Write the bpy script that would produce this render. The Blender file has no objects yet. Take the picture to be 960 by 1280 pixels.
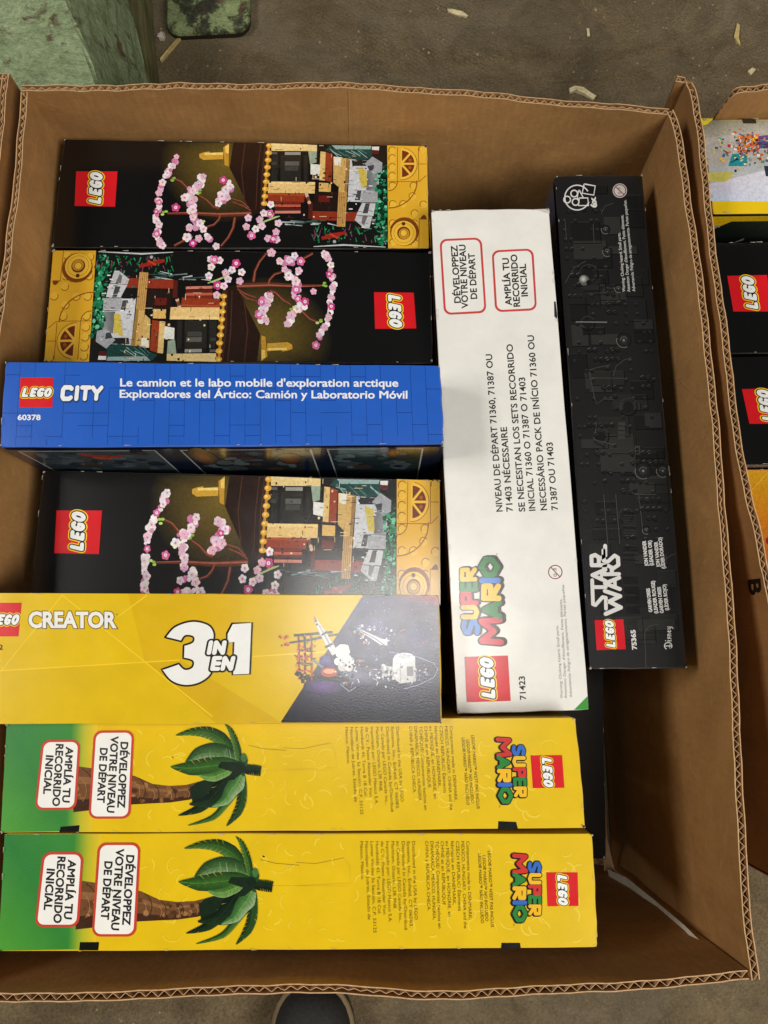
import bpy, bmesh, math, random
import numpy as np
from mathutils import Vector, Matrix
from mathutils.geometry import tessellate_polygon

random.seed(7)
S = bpy.context.scene
COL = S.collection

# ---------------------------------------------------------------- camera
H = 1.07                                   # camera height above the floor, metres
_n = Vector((10.0, -178.0, -960.0)).normalized()      # straight down, seen in camera axes
_zw = -_n
_xw = (Vector((1, 0, 0)) - _n * _n.x).normalized()
_yw = _zw.cross(_xw)
ROT = Matrix((_xw, _yw, _zw))              # camera axes -> world axes
cam = bpy.data.cameras.new('camera')
cam.sensor_fit = 'VERTICAL'; cam.sensor_height = 36.0; cam.lens = 27.0
cam.clip_start = 0.02; cam.clip_end = 100
cam_o = bpy.data.objects.new('camera', cam)
COL.objects.link(cam_o)
cam_o.matrix_world = Matrix.Translation((0, 0, H)) @ ROT.to_4x4()
S.camera = cam_o

# ---------------------------------------------------------------- light
w = bpy.data.worlds.new('World'); S.world = w; w.use_nodes = True
bg = w.node_tree.nodes['Background']
bg.inputs[0].default_value = (0.95, 0.97, 1.0, 1); bg.inputs[1].default_value = 0.04
def area(name, loc, target, sx, sy, power, col):
    l = bpy.data.lights.new(name, 'AREA'); l.shape = 'RECTANGLE'; l.size = sx; l.size_y = sy
    l.energy = power; l.color = col
    o = bpy.data.objects.new(name, l); COL.objects.link(o); o.location = loc
    o.rotation_euler = (Vector(target) - Vector(loc)).to_track_quat('-Z', 'Y').to_euler()
    return o
# lamps of the hall: a small one right overhead, a big bright bay to the right behind the viewer, a weak far row at left
area('ceiling_lamp', (0.02, 0.14, 3.1), (0.02, 0.14, 0), 0.85, 0.5, 16, (1.0, 0.98, 0.94))
area('bay_light', (2.0, -1.5, 2.95), (0.0, 0.1, 0.3), 2.0, 1.5, 102, (1.0, 0.965, 0.90))
area('ceiling_lamp', (-2.5, 0.3, 3.0), (-0.1, 0.2, 0.3), 1.5, 0.8, 62, (1.0, 0.97, 0.92))
S.view_settings.view_transform = 'Standard'
S.view_settings.look = 'None'
S.view_settings.exposure = 0.0
S.view_settings.gamma = 1.0
S.view_settings.use_curve_mapping = False

# ---------------------------------------------------------------- helpers
def ray(px, py):
    return ROT @ Vector(((px - 480) / 960, (640 - py) / 960, -1.0))
def at(px, py, z):
    d = ray(px, py); t = (z - H) / d.z
    return Vector((d.x * t, d.y * t, z))
def at_plane(px, py, p, n):
    d = ray(px, py); o = Vector((0, 0, H))
    return o + d * ((p - o).dot(n) / d.dot(n))
def lin(c):
    return tuple((v / 255 / 12.92 if v / 255 <= 0.04045 else ((v / 255 + 0.055) / 1.055) ** 2.4) for v in c[:3])

def link(o, parent=None):
    COL.objects.link(o)
    if parent is not None: o.parent = parent
    return o
def empty(name, label, cat, group=None):
    o = bpy.data.objects.new(name, None); o.empty_display_size = 0.05
    o['label'] = label; o['category'] = cat
    if group: o['group'] = group
    return link(o)
def mesh_obj(name, verts, faces, mat, parent=None, smooth=False, mats=None, fmat=None):
    me = bpy.data.meshes.new(name); me.from_pydata([tuple(v) for v in verts], [], faces)
    for m in (mats or [mat]): me.materials.append(m)
    if fmat is not None: me.polygons.foreach_set('material_index', fmat)
    if smooth: me.polygons.foreach_set('use_smooth', [True] * len(me.polygons))
    me.update()
    return link(bpy.data.objects.new(name, me), parent)
def bm_obj(name, bm, mats, parent=None, smooth=False):
    me = bpy.data.meshes.new(name); bm.to_mesh(me); bm.free()
    for m in mats: me.materials.append(m)
    if smooth: me.polygons.foreach_set('use_smooth', [True] * len(me.polygons))
    return link(bpy.data.objects.new(name, me), parent)

# ---------------------------------------------------------------- materials
def node_mat(name):
    m = bpy.data.materials.new(name); m.use_nodes = True
    nt = m.node_tree; b = nt.nodes['Principled BSDF']
    return m, nt, b
def N(nt, typ, **kw):
    n = nt.nodes.new(typ)
    for k, v in kw.items(): setattr(n, k, v)
    return n
def tex_noise(nt, scale, detail=6, rough=0.6, vec=None, dist=0.0):
    n = N(nt, 'ShaderNodeTexNoise'); n.inputs['Scale'].default_value = scale
    n.inputs['Detail'].default_value = detail; n.inputs['Roughness'].default_value = rough
    n.inputs['Distortion'].default_value = dist
    if vec is not None: nt.links.new(vec, n.inputs['Vector'])
    return n.outputs['Fac']
def ramp(nt, fac, stops):
    r = N(nt, 'ShaderNodeValToRGB'); e = r.color_ramp.elements
    while len(e) < len(stops): e.new(0.5)
    for i, (p, c) in enumerate(stops):
        e[i].position = p; e[i].color = (*c, 1) if len(c) == 3 else c
    nt.links.new(fac, r.inputs[0]); return r.outputs[0]
def mix(nt, fac, a, b, mode='MIX'):
    m = N(nt, 'ShaderNodeMix'); m.data_type = 'RGBA'; m.blend_type = mode
    for s, v in ((m.inputs[0], fac), (m.inputs[6], a), (m.inputs[7], b)):
        if hasattr(v, 'default_value') or hasattr(v, 'is_linked'): nt.links.new(v, s)
        elif isinstance(v, (int, float)): s.default_value = v
        else: s.default_value = (*v, 1)
    return m.outputs[2]
def coords(nt, which='Object'):
    return N(nt, 'ShaderNodeTexCoord').outputs[which]
def world_pos(nt):
    return N(nt, 'ShaderNodeNewGeometry').outputs['Position']
def scaled(nt, vec, s):
    m = N(nt, 'ShaderNodeMapping'); m.inputs['Scale'].default_value = s
    nt.links.new(vec, m.inputs['Vector']); return m.outputs[0]
def bump(nt, b, h, strength, dist):
    n = N(nt, 'ShaderNodeBump'); n.inputs['Strength'].default_value = strength
    n.inputs['Distance'].default_value = dist
    nt.links.new(h, n.inputs['Height']); nt.links.new(n.outputs[0], b.inputs['Normal'])

def print_mat(name, rough=0.34, spec=0.5, grain=0.25, mottle=0.0, coat=0.5):
    """glossy printed carton board: ink colours come from the print itself, fine linen grain in the varnish"""
    m, nt, b = node_mat(name)
    a = N(nt, 'ShaderNodeAttribute'); a.attribute_name = 'Col'
    p = world_pos(nt)
    mott = ramp(nt, tex_noise(nt, 35, 4, 0.6, p), [(0.3, (0.9, 0.9, 0.9)), (0.75, (1, 1, 1))])
    col = mix(nt, 1.0, a.outputs['Color'], mott, 'MULTIPLY')
    if mottle:                                             # photographic prints are never one flat ink
        g1 = ramp(nt, tex_noise(nt, 330, 5, 0.7, p, 0.6), [(0.3, (1 - mottle,) * 3), (0.7, (1 + mottle * .8,) * 3)])
        col = mix(nt, 1.0, col, g1, 'MULTIPLY')
    nt.links.new(col, b.inputs['Base Color'])
    rr = N(nt, 'ShaderNodeMapRange'); rr.inputs[3].default_value = rough - 0.06; rr.inputs[4].default_value = rough + 0.1
    nt.links.new(tex_noise(nt, 60, 4, 0.6, p), rr.inputs[0]); nt.links.new(rr.outputs[0], b.inputs['Roughness'])
    b.inputs['Specular IOR Level'].default_value = spec
    b.inputs['Coat Weight'].default_value = coat; b.inputs['Coat Roughness'].default_value = 0.14
    bump(nt, b, tex_noise(nt, 700, 2, 0.55, p), grain, 0.0006)
    return m
def board_mat(name, c, rough=0.3, spec=0.45, worn=0.0):
    m, nt, b = node_mat(name); p = world_pos(nt); c = lin(c)
    mott = mix(nt, 1.0, c, ramp(nt, tex_noise(nt, 30, 5, 0.6, p), [(0.3, (0.88, 0.88, 0.88)), (0.75, (1, 1, 1))]), 'MULTIPLY')
    if worn:
        f = ramp(nt, tex_noise(nt, 45, 6, 0.7, p), [(0.35, (worn * 0.12,) * 3), (0.62, (worn * 0.45,) * 3), (0.75, (worn,) * 3)])
        mott = mix(nt, f, mott, lin((186, 176, 160)))
    nt.links.new(mott, b.inputs['Base Color'])
    b.inputs['Roughness'].default_value = rough; b.inputs['Specular IOR Level'].default_value = spec
    b.inputs['Coat Weight'].default_value = 0.4 if rough < 0.3 else 0.0; b.inputs['Coat Roughness'].default_value = 0.15
    bump(nt, b, tex_noise(nt, 700, 2, 0.55, p), 0.13, 0.0006)
    return m
def kraft_mat(name, c, var=0.18):
    m, nt, b = node_mat(name); p = world_pos(nt); c = lin(c)
    lo = tuple(v * (1 - var) for v in c); hi = tuple(min(1, v * (1 + var * 0.7)) for v in c)
    big = ramp(nt, tex_noise(nt, 9, 5, 0.62, p), [(0.3, lo), (0.7, hi)])
    fib = ramp(nt, tex_noise(nt, 260, 4, 0.7, scaled(nt, p, (1, 1, 0.25))), [(0.25, (0.86, 0.86, 0.86)), (0.7, (1.04, 1.04, 1.04))])
    col = mix(nt, 1.0, big, fib, 'MULTIPLY')
    # faint fluting lines that telegraph through the liner
    wv = N(nt, 'ShaderNodeTexWave'); wv.inputs['Scale'].default_value = 40; wv.inputs['Distortion'].default_value = 1.5
    nt.links.new(scaled(nt, p, (1, 1, 0.02)), wv.inputs['Vector'])
    col = mix(nt, 0.018, col, wv.outputs['Color'], 'OVERLAY')
    # scuffs and dark specks
    sc = ramp(nt, tex_noise(nt, 22, 8, 0.75, scaled(nt, p, (1, 1, 2.2)), 1.4), [(0.56, (0, 0, 0)), (0.72, (0.42, 0.42, 0.42))])
    st = ramp(nt, tex_noise(nt, 4.5, 7, 0.7, p, 0.8), [(0.38, (0.80, 0.78, 0.75)), (0.62, (1.04, 1.03, 1.02))])
    col = mix(nt, 1.0, col, st, 'MULTIPLY')
    col = mix(nt, sc, col, tuple(min(1, v * 1.5) for v in c))
    vo = N(nt, 'ShaderNodeTexVoronoi'); vo.inputs['Scale'].default_value = 26
    nt.links.new(p, vo.inputs['Vector'])
    sp = ramp(nt, vo.outputs['Distance'], [(0.0, (0.5, 0.5, 0.5)), (0.055, (0, 0, 0))])
    col = mix(nt, sp, col, tuple(v * 0.35 for v in c))
    nt.links.new(col, b.inputs['Base Color'])
    b.inputs['Roughness'].default_value = 0.78; b.inputs['Specular IOR Level'].default_value = 0.25
    bump(nt, b, tex_noise(nt, 180, 4, 0.6, p), 0.25, 0.0012)
    return m
def plain_mat(name, c, rough=0.6, spec=0.4, var=0.15, scale=60):
    m, nt, b = node_mat(name); p = world_pos(nt); c = lin(c)
    nt.links.new(ramp(nt, tex_noise(nt, scale, 5, 0.6, p), [(0.3, tuple(v * (1 - var) for v in c)), (0.7, tuple(min(1, v * (1 + var)) for v in c))]), b.inputs['Base Color'])
    b.inputs['Roughness'].default_value = rough; b.inputs['Specular IOR Level'].default_value = spec
    bump(nt, b, tex_noise(nt, scale * 4, 3, 0.6, p), 0.2, 0.001)
    return m

M = {}
M['print'] = print_mat('glossy_print', 0.18, 0.5, 0.13)
M['photo'] = print_mat('photo_print', 0.19, 0.5, 0.16, 0.24)
M['print_matt'] = print_mat('satin_print', 0.34, 0.4, 0.14, 0.0, 0.15)
M['kraft'] = kraft_mat('kraft_liner', (178, 133, 81))
M['kraft_out'] = kraft_mat('kraft_outer_liner', (166, 121, 72))
M['liner_edge'] = plain_mat('torn_liner_edge', (190, 154, 114), 0.85, 0.2, 0.2, 200)
M['flute'] = plain_mat('fluting_paper', (192, 156, 114), 0.85, 0.2, 0.2, 150)
# ---------------------------------------------------------------- flat print, laid as ink layers on a face
def homography(src, dst):
    A = []; bb = []
    for (x, y), (u, v) in zip(src, dst):
        A.append([x, y, 1, 0, 0, 0, -u * x, -u * y]); bb.append(u)
        A.append([0, 0, 0, x, y, 1, -v * x, -v * y]); bb.append(v)
    h = np.linalg.solve(np.array(A, float), np.array(bb, float))
    return np.append(h, 1).reshape(3, 3)
def apply_h(h, p):
    v = h @ np.array((p[0], p[1], 1.0)); return (v[0] / v[2], v[1] / v[2])
def quad_map(src, dst):
    h = homography(src, dst); return lambda p: apply_h(h, p)
def zoomed(x0, y0, s):
    return lambda x, y: (x0 + x / s, y0 + y / s)

_tmp_curve = bpy.data.curves.new('glyph', 'FONT')
_tmp_obj = bpy.data.objects.new('glyph', _tmp_curve); COL.objects.link(_tmp_obj)
_glyphs = {}; _adv = {}
def _eval_mesh(s, off):
    _tmp_curve.body = s; _tmp_curve.offset = off; _tmp_curve.resolution_u = 3
    dg = bpy.context.evaluated_depsgraph_get(); dg.update()
    me = bpy.data.meshes.new_from_object(_tmp_obj.evaluated_get(dg))
    v = np.array([x.co[:2] for x in me.vertices]).reshape(-1, 2); f = [tuple(p.vertices) for p in me.polygons]
    bpy.data.meshes.remove(me); return v, f
def glyph(c, off):
    k = (c, off)
    if k not in _glyphs: _glyphs[k] = _eval_mesh(c, off)
    return _glyphs[k]
def advance(c):
    if c not in _adv:
        a = _eval_mesh('I' + c + 'I', 0)[0][:, 0]; b_ = _eval_mesh('II', 0)[0][:, 0]
        _adv[c] = (a.max() - a.min()) - (b_.max() - b_.min())
    return _adv[c]
CAP = _eval_mesh('H', 0)[0][:, 1].max()

class Sheet:
    """collects flat ink shapes in drawing coordinates; build() lays them on a surface through place(x, y, height)"""
    def __init__(self, place, base=1):
        self.place = place; self.base = base; self.v = []; self.f = []; self.c = []; self.n = 0
    def add(self, pts, faces, col, layer=0):
        self.n += 1
        h = 0.00012 * (self.base + layer) + (self.n % 23) * 0.0000015
        o = len(self.v)
        for p in pts: self.v.append(self.place(p[0], p[1], h))
        per = isinstance(col[0], (tuple, list))
        cl = [lin(c) for c in col] if per else lin(col)
        for f in faces:
            self.f.append(tuple(o + i for i in f))
            for i in f: self.c.append(cl[i] if per else cl)
    def poly(self, pts, col, layer=0):
        if len(pts) == 4 or len(pts) == 3:
            cr = []
            for i in range(len(pts)):
                a, b_, c_ = pts[i - 1], pts[i], pts[(i + 1) % len(pts)]
                cr.append((b_[0] - a[0]) * (c_[1] - b_[1]) - (b_[1] - a[1]) * (c_[0] - b_[0]))
            if all(x >= 0 for x in cr) or all(x <= 0 for x in cr):
                if len(pts) == 4 and isinstance(col[0], (tuple, list)):
                    self.add(pts, [(0, 1, 2), (0, 2, 3)], col, layer); return
                self.add(pts, [tuple(range(len(pts)))], col, layer); return
        self.loops([pts], col, layer)
    def loops(self, loops, col, layer=0):
        # every outer outline is filled with the holes that lie in it
        def inside(p, l):
            c = False
            for (ax, ay), (bx, by) in zip(l, l[1:] + l[:1]):
                if (ay > p[1]) != (by > p[1]) and p[0] < (bx - ax) * (p[1] - ay) / (by - ay) + ax: c = not c
            return c
        deep = [sum(inside(l[0], m) for m in loops if m is not l) for l in loops]
        for l, d in zip(loops, deep):
            if d % 2: continue
            grp = [l] + [m for m, e in zip(loops, deep) if e == d + 1 and inside(m[0], l)]
            flat = [p for g in grp for p in g]
            tri = tessellate_polygon([[Vector((p[0], p[1], 0)) for p in g] for g in grp])
            c = list(col) + [col[-1]] * len(flat) if isinstance(col[0], (tuple, list)) else col
            self.add(flat, [t for t in tri if len(set(t)) == 3], c, layer)
    def rect(self, x0, y0, x1, y1, col, layer=0):
        self.poly([(x0, y0), (x1, y0), (x1, y1), (x0, y1)], col, layer)
    def disc(self, x, y, r, col, layer=0, ry=None, n=10, rot=0.0):
        ry = ry or r
        self.add([(x + r * math.cos(t) * math.cos(rot) - ry * math.sin(t) * math.sin(rot),
                   y + r * math.cos(t) * math.sin(rot) + ry * math.sin(t) * math.cos(rot))
                  for t in (2 * math.pi * i / n for i in range(n))], [tuple(range(n))], col, layer)
    def glow(self, x, y, rx, ry, cin, cout, layer=0, n=16):
        pts = [(x, y)] + [(x + rx * math.cos(2 * math.pi * i / n), y + ry * math.sin(2 * math.pi * i / n)) for i in range(n)]
        self.add(pts, [(0, 1 + i, 1 + (i + 1) % n) for i in range(n)], [cin] + [cout] * n, layer)
    def arc(self, x, y, r, a0, a1, wd, col, layer=0, n=12, ry=None):
        k = (ry or r) / r
        self.line([(x + r * math.cos(math.radians(a0 + (a1 - a0) * i / n)), y + k * r * math.sin(math.radians(a0 + (a1 - a0) * i / n))) for i in range(n + 1)], wd, col, layer)
    def line(self, pts, wd, col, layer=0):
        """a pen stroke; wd may be a list (tapering)"""
        n = len(pts); L = []; R = []
        for i, p in enumerate(pts):
            a = pts[max(i - 1, 0)]; b_ = pts[min(i + 1, n - 1)]
            dx, dy = b_[0] - a[0], b_[1] - a[1]; d = math.hypot(dx, dy) or 1
            h = (wd[i] if isinstance(wd, (list, tuple)) else wd) / 2
            L.append((p[0] - dy / d * h, p[1] + dx / d * h)); R.append((p[0] + dy / d * h, p[1] - dx / d * h))
        self.add(L + R, [(i, i + 1, n + i + 1, n + i) for i in range(n - 1)], col, layer)
    def round_rect(self, quad, r, col, layer=0):
        """quad: four corners; r: corner radius in drawing units"""
        out = []
        for i in range(4):
            a, p, b_ = Vector(quad[i - 1]), Vector(quad[i]), Vector(quad[(i + 1) % 4])
            u = (a - p).normalized() * r; v = (b_ - p).normalized() * r
            for k in range(7):
                t = k / 6 * math.pi / 2
                out.append(tuple(p + u * (1 - math.sin(t)) + v * (1 - math.cos(t))))
        self.add(out, [tuple(range(len(out)))], col, layer)
    def text(self, s, p0, p1, cap, col, layer=0, bold=0.0, slant=0.0, jit=None):
        """s set on the baseline p0-p1 and fitted to that length, capitals cap high"""
        d = Vector((p1[0] - p0[0], p1[1] - p0[1])); Ln = d.length; d.normalize(); up = Vector((d.y, -d.x))
        tot = sum(advance(c) for c in s); sx = Ln / tot; sy = cap / CAP; x = 0
        for c in s:
            if c != ' ':
                heavy = c in 'M' and bold > 0          # this letter folds when fattened: set it twice instead
                for nudge in ((-bold * 1.1, 0, bold * 1.1) if heavy else (0,)):
                    v, f = glyph(c, 0.0 if heavy else bold)
                    if not len(v): continue
                    pts = [(p0[0] + d.x * (x + a + nudge) * sx + (up.x + d.x * slant) * b_ * sy,
                            p0[1] + d.y * (x + a + nudge) * sx + (up.y + d.y * slant) * b_ * sy) for a, b_ in v]
                    self.add(pts, f, col, layer)
            x += advance(c)
    def build(self, name, parent, mat=None):
        me = bpy.data.meshes.new(name)
        me.from_pydata([tuple(v) for v in self.v], [], self.f)
        ca = me.color_attributes.new('Col', 'FLOAT_COLOR', 'CORNER')
        ca.data.foreach_set('color', np.array([(*c, 1.0) for c in self.c], np.float32).ravel())
        me.materials.append(mat or M['print']); me.update()
        return link(bpy.data.objects.new(name, me), parent)

# ---- rounded brush lettering: outlines of thick strokes, found as contours of a distance field
def contours(field, x0, y0, st, level):
    """closed loops where field crosses level (inside < level); field[j, i]"""
    f = field - level; ny, nx = f.shape; seg = {}
    def ip(a, b_, pa, pb):
        t = a / (a - b_); return (pa[0] + (pb[0] - pa[0]) * t, pa[1] + (pb[1] - pa[1]) * t)
    ins = f < 0
    cells = np.argwhere(~((ins[:-1, :-1] == ins[1:, :-1]) & (ins[:-1, :-1] == ins[:-1, 1:]) & (ins[:-1, :-1] == ins[1:, 1:])))
    key = lambda e: e
    for j, i in cells:
        c = [(i, j), (i + 1, j), (i + 1, j + 1), (i, j + 1)]
        v = [f[q[1], q[0]] for q in c]
        cross = []
        for k in range(4):
            a, b_ = c[k], c[(k + 1) % 4]
            if (v[k] < 0) != (v[(k + 1) % 4] < 0):
                e = (a, b_) if a < b_ else (b_, a)
                p = ip(v[k], v[(k + 1) % 4], (x0 + a[0] * st, y0 + a[1] * st), (x0 + b_[0] * st, y0 + b_[1] * st))
                cross.append((v[k] < 0, e, p))
        outs = [q for q in cross if q[0]]; inn = [q for q in cross if not q[0]]
        for a, b_ in zip(outs, inn): seg[a[1]] = (b_[1], a[2])
    loops = []
    while seg:
        s0 = next(iter(seg)); e = s0; lp = []
        while e in seg:
            nxt, p = seg.pop(e); lp.append(p); e = nxt
        if len(lp) > 5: loops.append(lp[::2])
    return loops
def stroke_field(strokes, x0, y0, x1, y1, st):
    X, Y = np.meshgrid(np.arange(x0, x1, st), np.arange(y0, y1, st)); D = np.full(X.shape, 9.0)
    for pts, r in strokes:
        for (ax, ay), (bx, by) in zip(pts[:-1], pts[1:]):
            dx, dy = bx - ax, by - ay; q = dx * dx + dy * dy + 1e-12
            t = np.clip(((X - ax) * dx + (Y - ay) * dy) / q, 0, 1)
            D = np.minimum(D, np.hypot(X - ax - t * dx, Y - ay - t * dy) - r)
    return D
def ell(cx, cy, rx, ry, a0, a1, n=14):
    return [(cx + rx * math.cos(math.radians(a0 + (a1 - a0) * i / n)), cy + ry * math.sin(math.radians(a0 + (a1 - a0) * i / n))) for i in range(n + 1)]
def slanted(strokes, k, y0):
    return [([(x - (y - y0) * k, y) for x, y in p], r) for p, r in strokes]
# the red brick-maker's square: rounded italic letters, drawn in a unit square, y down
_lg = slanted([
    ([(0.135, 0.385), (0.135, 0.615), (0.245, 0.615)], 0.045),
    ([(0.375, 0.385), (0.375, 0.615), (0.475, 0.615)], 0.045), ([(0.375, 0.385), (0.475, 0.385)], 0.045), ([(0.375, 0.5), (0.46, 0.5)], 0.04),
    (ell(0.645, 0.5, 0.07, 0.115, -50, -310), 0.045), ([(0.695, 0.59), (0.695, 0.515), (0.655, 0.515)], 0.035),
    (ell(0.86, 0.5, 0.068, 0.115, 0, 360, 20), 0.045)], 0.24, 0.5)
_fd = stroke_field(_lg, -0.05, 0.1, 1.1, 0.9, 0.008)
LOGO = {k: contours(_fd, -0.05, 0.1, 0.008, l) for k, l in (('white', 0.0), ('black', 0.025), ('yellow', 0.05))}
def brand_square(sh, quad, layer=1, red=(214, 26, 34)):
    """quad: corners in reading order TL, TR, BR, BL of the square as one reads its letters"""
    m = quad_map([(0, 0), (1, 0), (1, 1), (0, 1)], quad)
    sh.poly([tuple(q) for q in quad], red, layer)
    for k, c in (('yellow', (250, 205, 40)), ('black', (16, 14, 14)), ('white', (240, 240, 236))):
        layer += 0.6
        for_l = LOGO[k]
        sh.loops([[m(p) for p in l] for l in for_l], c, layer)
def block_letters(strokes, quad, w_, sh, fills, layer, out=0.1, shadow=(0.05, 0.08), edge=(25, 22, 20)):
    """strokes: list of letters, each a list of strokes in a w_ x 1 box; coloured fill, dark outline and drop edge"""
    m = quad_map([(0, 0), (w_, 0), (w_, 1), (0, 1)], quad)
    allst = [s for L in strokes for s in L]
    st = 0.02
    f = stroke_field(allst, -0.5, -0.5, w_ + 0.5, 1.6, st)
    f2 = stroke_field([([(x + shadow[0], y + shadow[1]) for x, y in p], r) for p, r in allst], -0.5, -0.5, w_ + 0.5, 1.6, st)
    sh.loops([[m(p) for p in l] for l in contours(np.minimum(f, f2), -0.5, -0.5, st, out)], edge, layer)
    for L, c in zip(strokes, fills):
        g = stroke_field(L, -0.5, -0.5, w_ + 0.5, 1.6, st)
        sh.loops([[m(p) for p in l] for l in contours(g, -0.5, -0.5, st, 0.0)], c, layer + 0.7)
def letter_strokes(ch, x, wd, r, y0=0.0, y1=1.0):
    """thick poster letters in a box x..x+wd, y0..y1"""
    t, b_, l, q = y0 + r, y1 - r, x + r, x + wd - r; mx = (l + q) / 2; my = (t + b_) / 2
    T = {
     'S': [[(q, t + 0.06), (mx, t), (l, t + 0.12), (l, my - 0.1), (mx, my), (q, my + 0.1), (q, b_ - 0.12), (mx, b_), (l, b_ - 0.05)]],
     'U': [[(l, t), (l, b_ - 0.1), (mx, b_), (q, b_ - 0.1), (q, t)]],
     'P': [[(l, b_), (l, t), (q, t), (q, my), (l, my)]],
     'E': [[(q, t), (l, t), (l, b_), (q, b_)], [(l, my), (q, my)]],
     'R': [[(l, b_), (l, t), (q, t + 0.03), (q, my - 0.03), (l, my), (q, b_)]],
     'M': [[(l, b_), (l + 0.06, t), (mx, my + 0.12), (q - 0.06, t), (q, b_)]],
     'A': [[(l, b_), (mx, t), (q, b_)], [((l + mx) / 2, my + 0.12), ((q + mx) / 2, my + 0.12)]],
     'I': [[(mx, t), (mx, b_)]],
     'O': [[(mx, t), (q, t + 0.22), (q, b_ - 0.22), (mx, b_), (l, b_ - 0.22), (l, t + 0.22), (mx, t)]],
     'T': [[(l, t), (q, t)], [(mx, t), (mx, b_)]],
     'W': [[(l, t), (l + (q - l) * 0.27, b_), (mx, my), (q - (q - l) * 0.27, b_), (q, t)]],
     'C': [[(q, t + 0.08), (q - 0.1, t), (l + 0.1, t), (l, t + 0.15), (l, b_ - 0.15), (l + 0.1, b_), (q - 0.1, b_), (q, b_ - 0.08)]],
     'Y': [[(l, t), (mx, my), (q, t)], [(mx, my), (mx, b_)]],
     '3': [[(l, t + 0.12), (mx, t), (q, t + 0.1), (q, my - 0.1), (mx + 0.02, my), (q, my + 0.1), (q, b_ - 0.1), (mx, b_), (l, b_ - 0.12)]],
     '1': [[(l, t + 0.1), (q, t), (q, b_)]],
     'N': [[(l, b_), (l, t), (q, b_), (q, t)]],
    }
    return [(p, r) for p in T[ch]]

# ---------------------------------------------------------------- a printed carton-board box standing on its end
def toy_box(name, label, quad, z, colour, group=None, z0=0.008, bev=0.0012, side=None, worn=0.35, cat='box', wear=(176, 168, 152)):
    """quad: top corners TL, TR, BR, BL in photo pixels at height z"""
    root = empty(name, label, cat, group)
    T = [at(px, py, z) for px, py in quad]
    cen = sum(T, Vector()) / 4; root.location = (cen.x, cen.y, z0)
    # outline: slightly bowed, slightly wavy sides and rounded corners, like a handled carton-board box
    rn = random.Random(name + label); loop = []; q = [p - root.location for p in T]; z_ = z - z0; rad = 0.0022
    for i in range(4):
        a, p, b_ = q[i - 1], q[i], q[(i + 1) % 4]; u = (a - p).normalized(); v = (b_ - p).normalized()
        for k in range(4):
            t = k / 3 * math.pi / 2; loop.append(p + u * rad * (1 - math.sin(t)) + v * rad * (1 - math.cos(t)))
        d = b_ - p; nn_ = Vector((d.y, -d.x, 0)).normalized(); nn_ = nn_ if nn_.dot(p) > 0 else -nn_; ln = d.length
        bow = rn.uniform(0.0002, 0.0008); ph = rn.uniform(0, 6)
        for k in range(1, 14):
            t = k / 14; loop.append(p.lerp(b_, t) + nn_ * (bow * math.sin(math.pi * t) + 0.00022 * math.sin(t * 17 + ph) + rn.uniform(-.00012, .00012)))
    n = len(loop); V = []; F = []; FM = []
    for ins, dz in ((bev, 0.0), (bev * .35, -bev * .3), (0.0, -bev), (0.0, -0.03), (0.0, None)):
        for p in loop:
            h = Vector((p.x, p.y, 0)); ll = h.length
            V.append(Vector((p.x * (1 - ins / ll), p.y * (1 - ins / ll), z_ + dz if dz is not None else 0)))
    F.append(tuple(range(n))); FM.append(0)
    for r in range(4):
        for k in range(n): F.append((r * n + k, (r + 1) * n + k, (r + 1) * n + (k + 1) % n, r * n + (k + 1) % n)); FM.append(2 if r < 2 else 1)
    F.append(tuple(range(4 * n, 5 * n))); FM.append(1)
    mb = board_mat(name + '_board', colour, 0.22)
    ms = board_mat(name + '_sides', side or colour, 0.38)
    me_ = board_mat(name + '_worn_edge', colour, 0.6, 0.3, worn)
    ob = mesh_obj('body', V, F, None, root, False, [mb, ms, me_], FM)
    bm = bmesh.new(); bm.from_mesh(ob.data); bmesh.ops.recalc_face_normals(bm, faces=bm.faces); bm.to_mesh(ob.data); bm.free()
    bpy.context.view_layer.update()
    inv = root.location.copy()
    def place(px, py, h):
        p = at(px, py, z); p.z += h; return p - inv
    # rubbed corners and nicks where the varnish has gone down to the paper
    if wear:
        for i in range(4):
            p = Vector(quad[i]); u = (Vector(quad[i - 1]) - p).normalized(); v = (Vector(quad[(i + 1) % 4]) - p).normalized()
            for k in range(rn.choice((1, 2, 2, 3))):
                s = Sheet(place, 12); c = p + u * rn.uniform(0.6, 2.6) + v * rn.uniform(0.6, 2.6); m_ = rn.randrange(5, 8); r_ = rn.uniform(.5, 1.9)
                s.poly([(c.x + r_ * rn.uniform(.5, 1.2) * math.cos(6.283 * j / m_), c.y + r_ * rn.uniform(.5, 1.2) * math.sin(6.283 * j / m_)) for j in range(m_)], wear, 0)
                s.build('rub_mark', root, M['liner_edge'] if False else M['print_matt'])
            L_ = (Vector(quad[(i + 1) % 4]) - p).length
            for k in range(int(L_ / 110) + 1):
                c = p + v * rn.uniform(6, L_ - 8) + u * rn.uniform(.3, .8); s = Sheet(place, 12)
                s.line([tuple(c), tuple(c + v * rn.uniform(2, 9))], [.3, .9, .3][:2], wear, 0); s.build('rub_mark', root, M['print_matt'])
    root_info = dict(root=root, T=T, z=z, inv=inv, place=place)
    return root_info
def place_via(src_quad_px, info):
    """ink drawn in another box's pixel frame, moved onto this box's top face"""
    h = homography(src_quad_px, [(p.x, p.y) for p in info['T']]); z = info['z']; inv = info['inv']
    def place(px, py, hh):
        x, y = apply_h(h, (px, py)); return Vector((x, y, z + hh)) - inv
    return place
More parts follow.
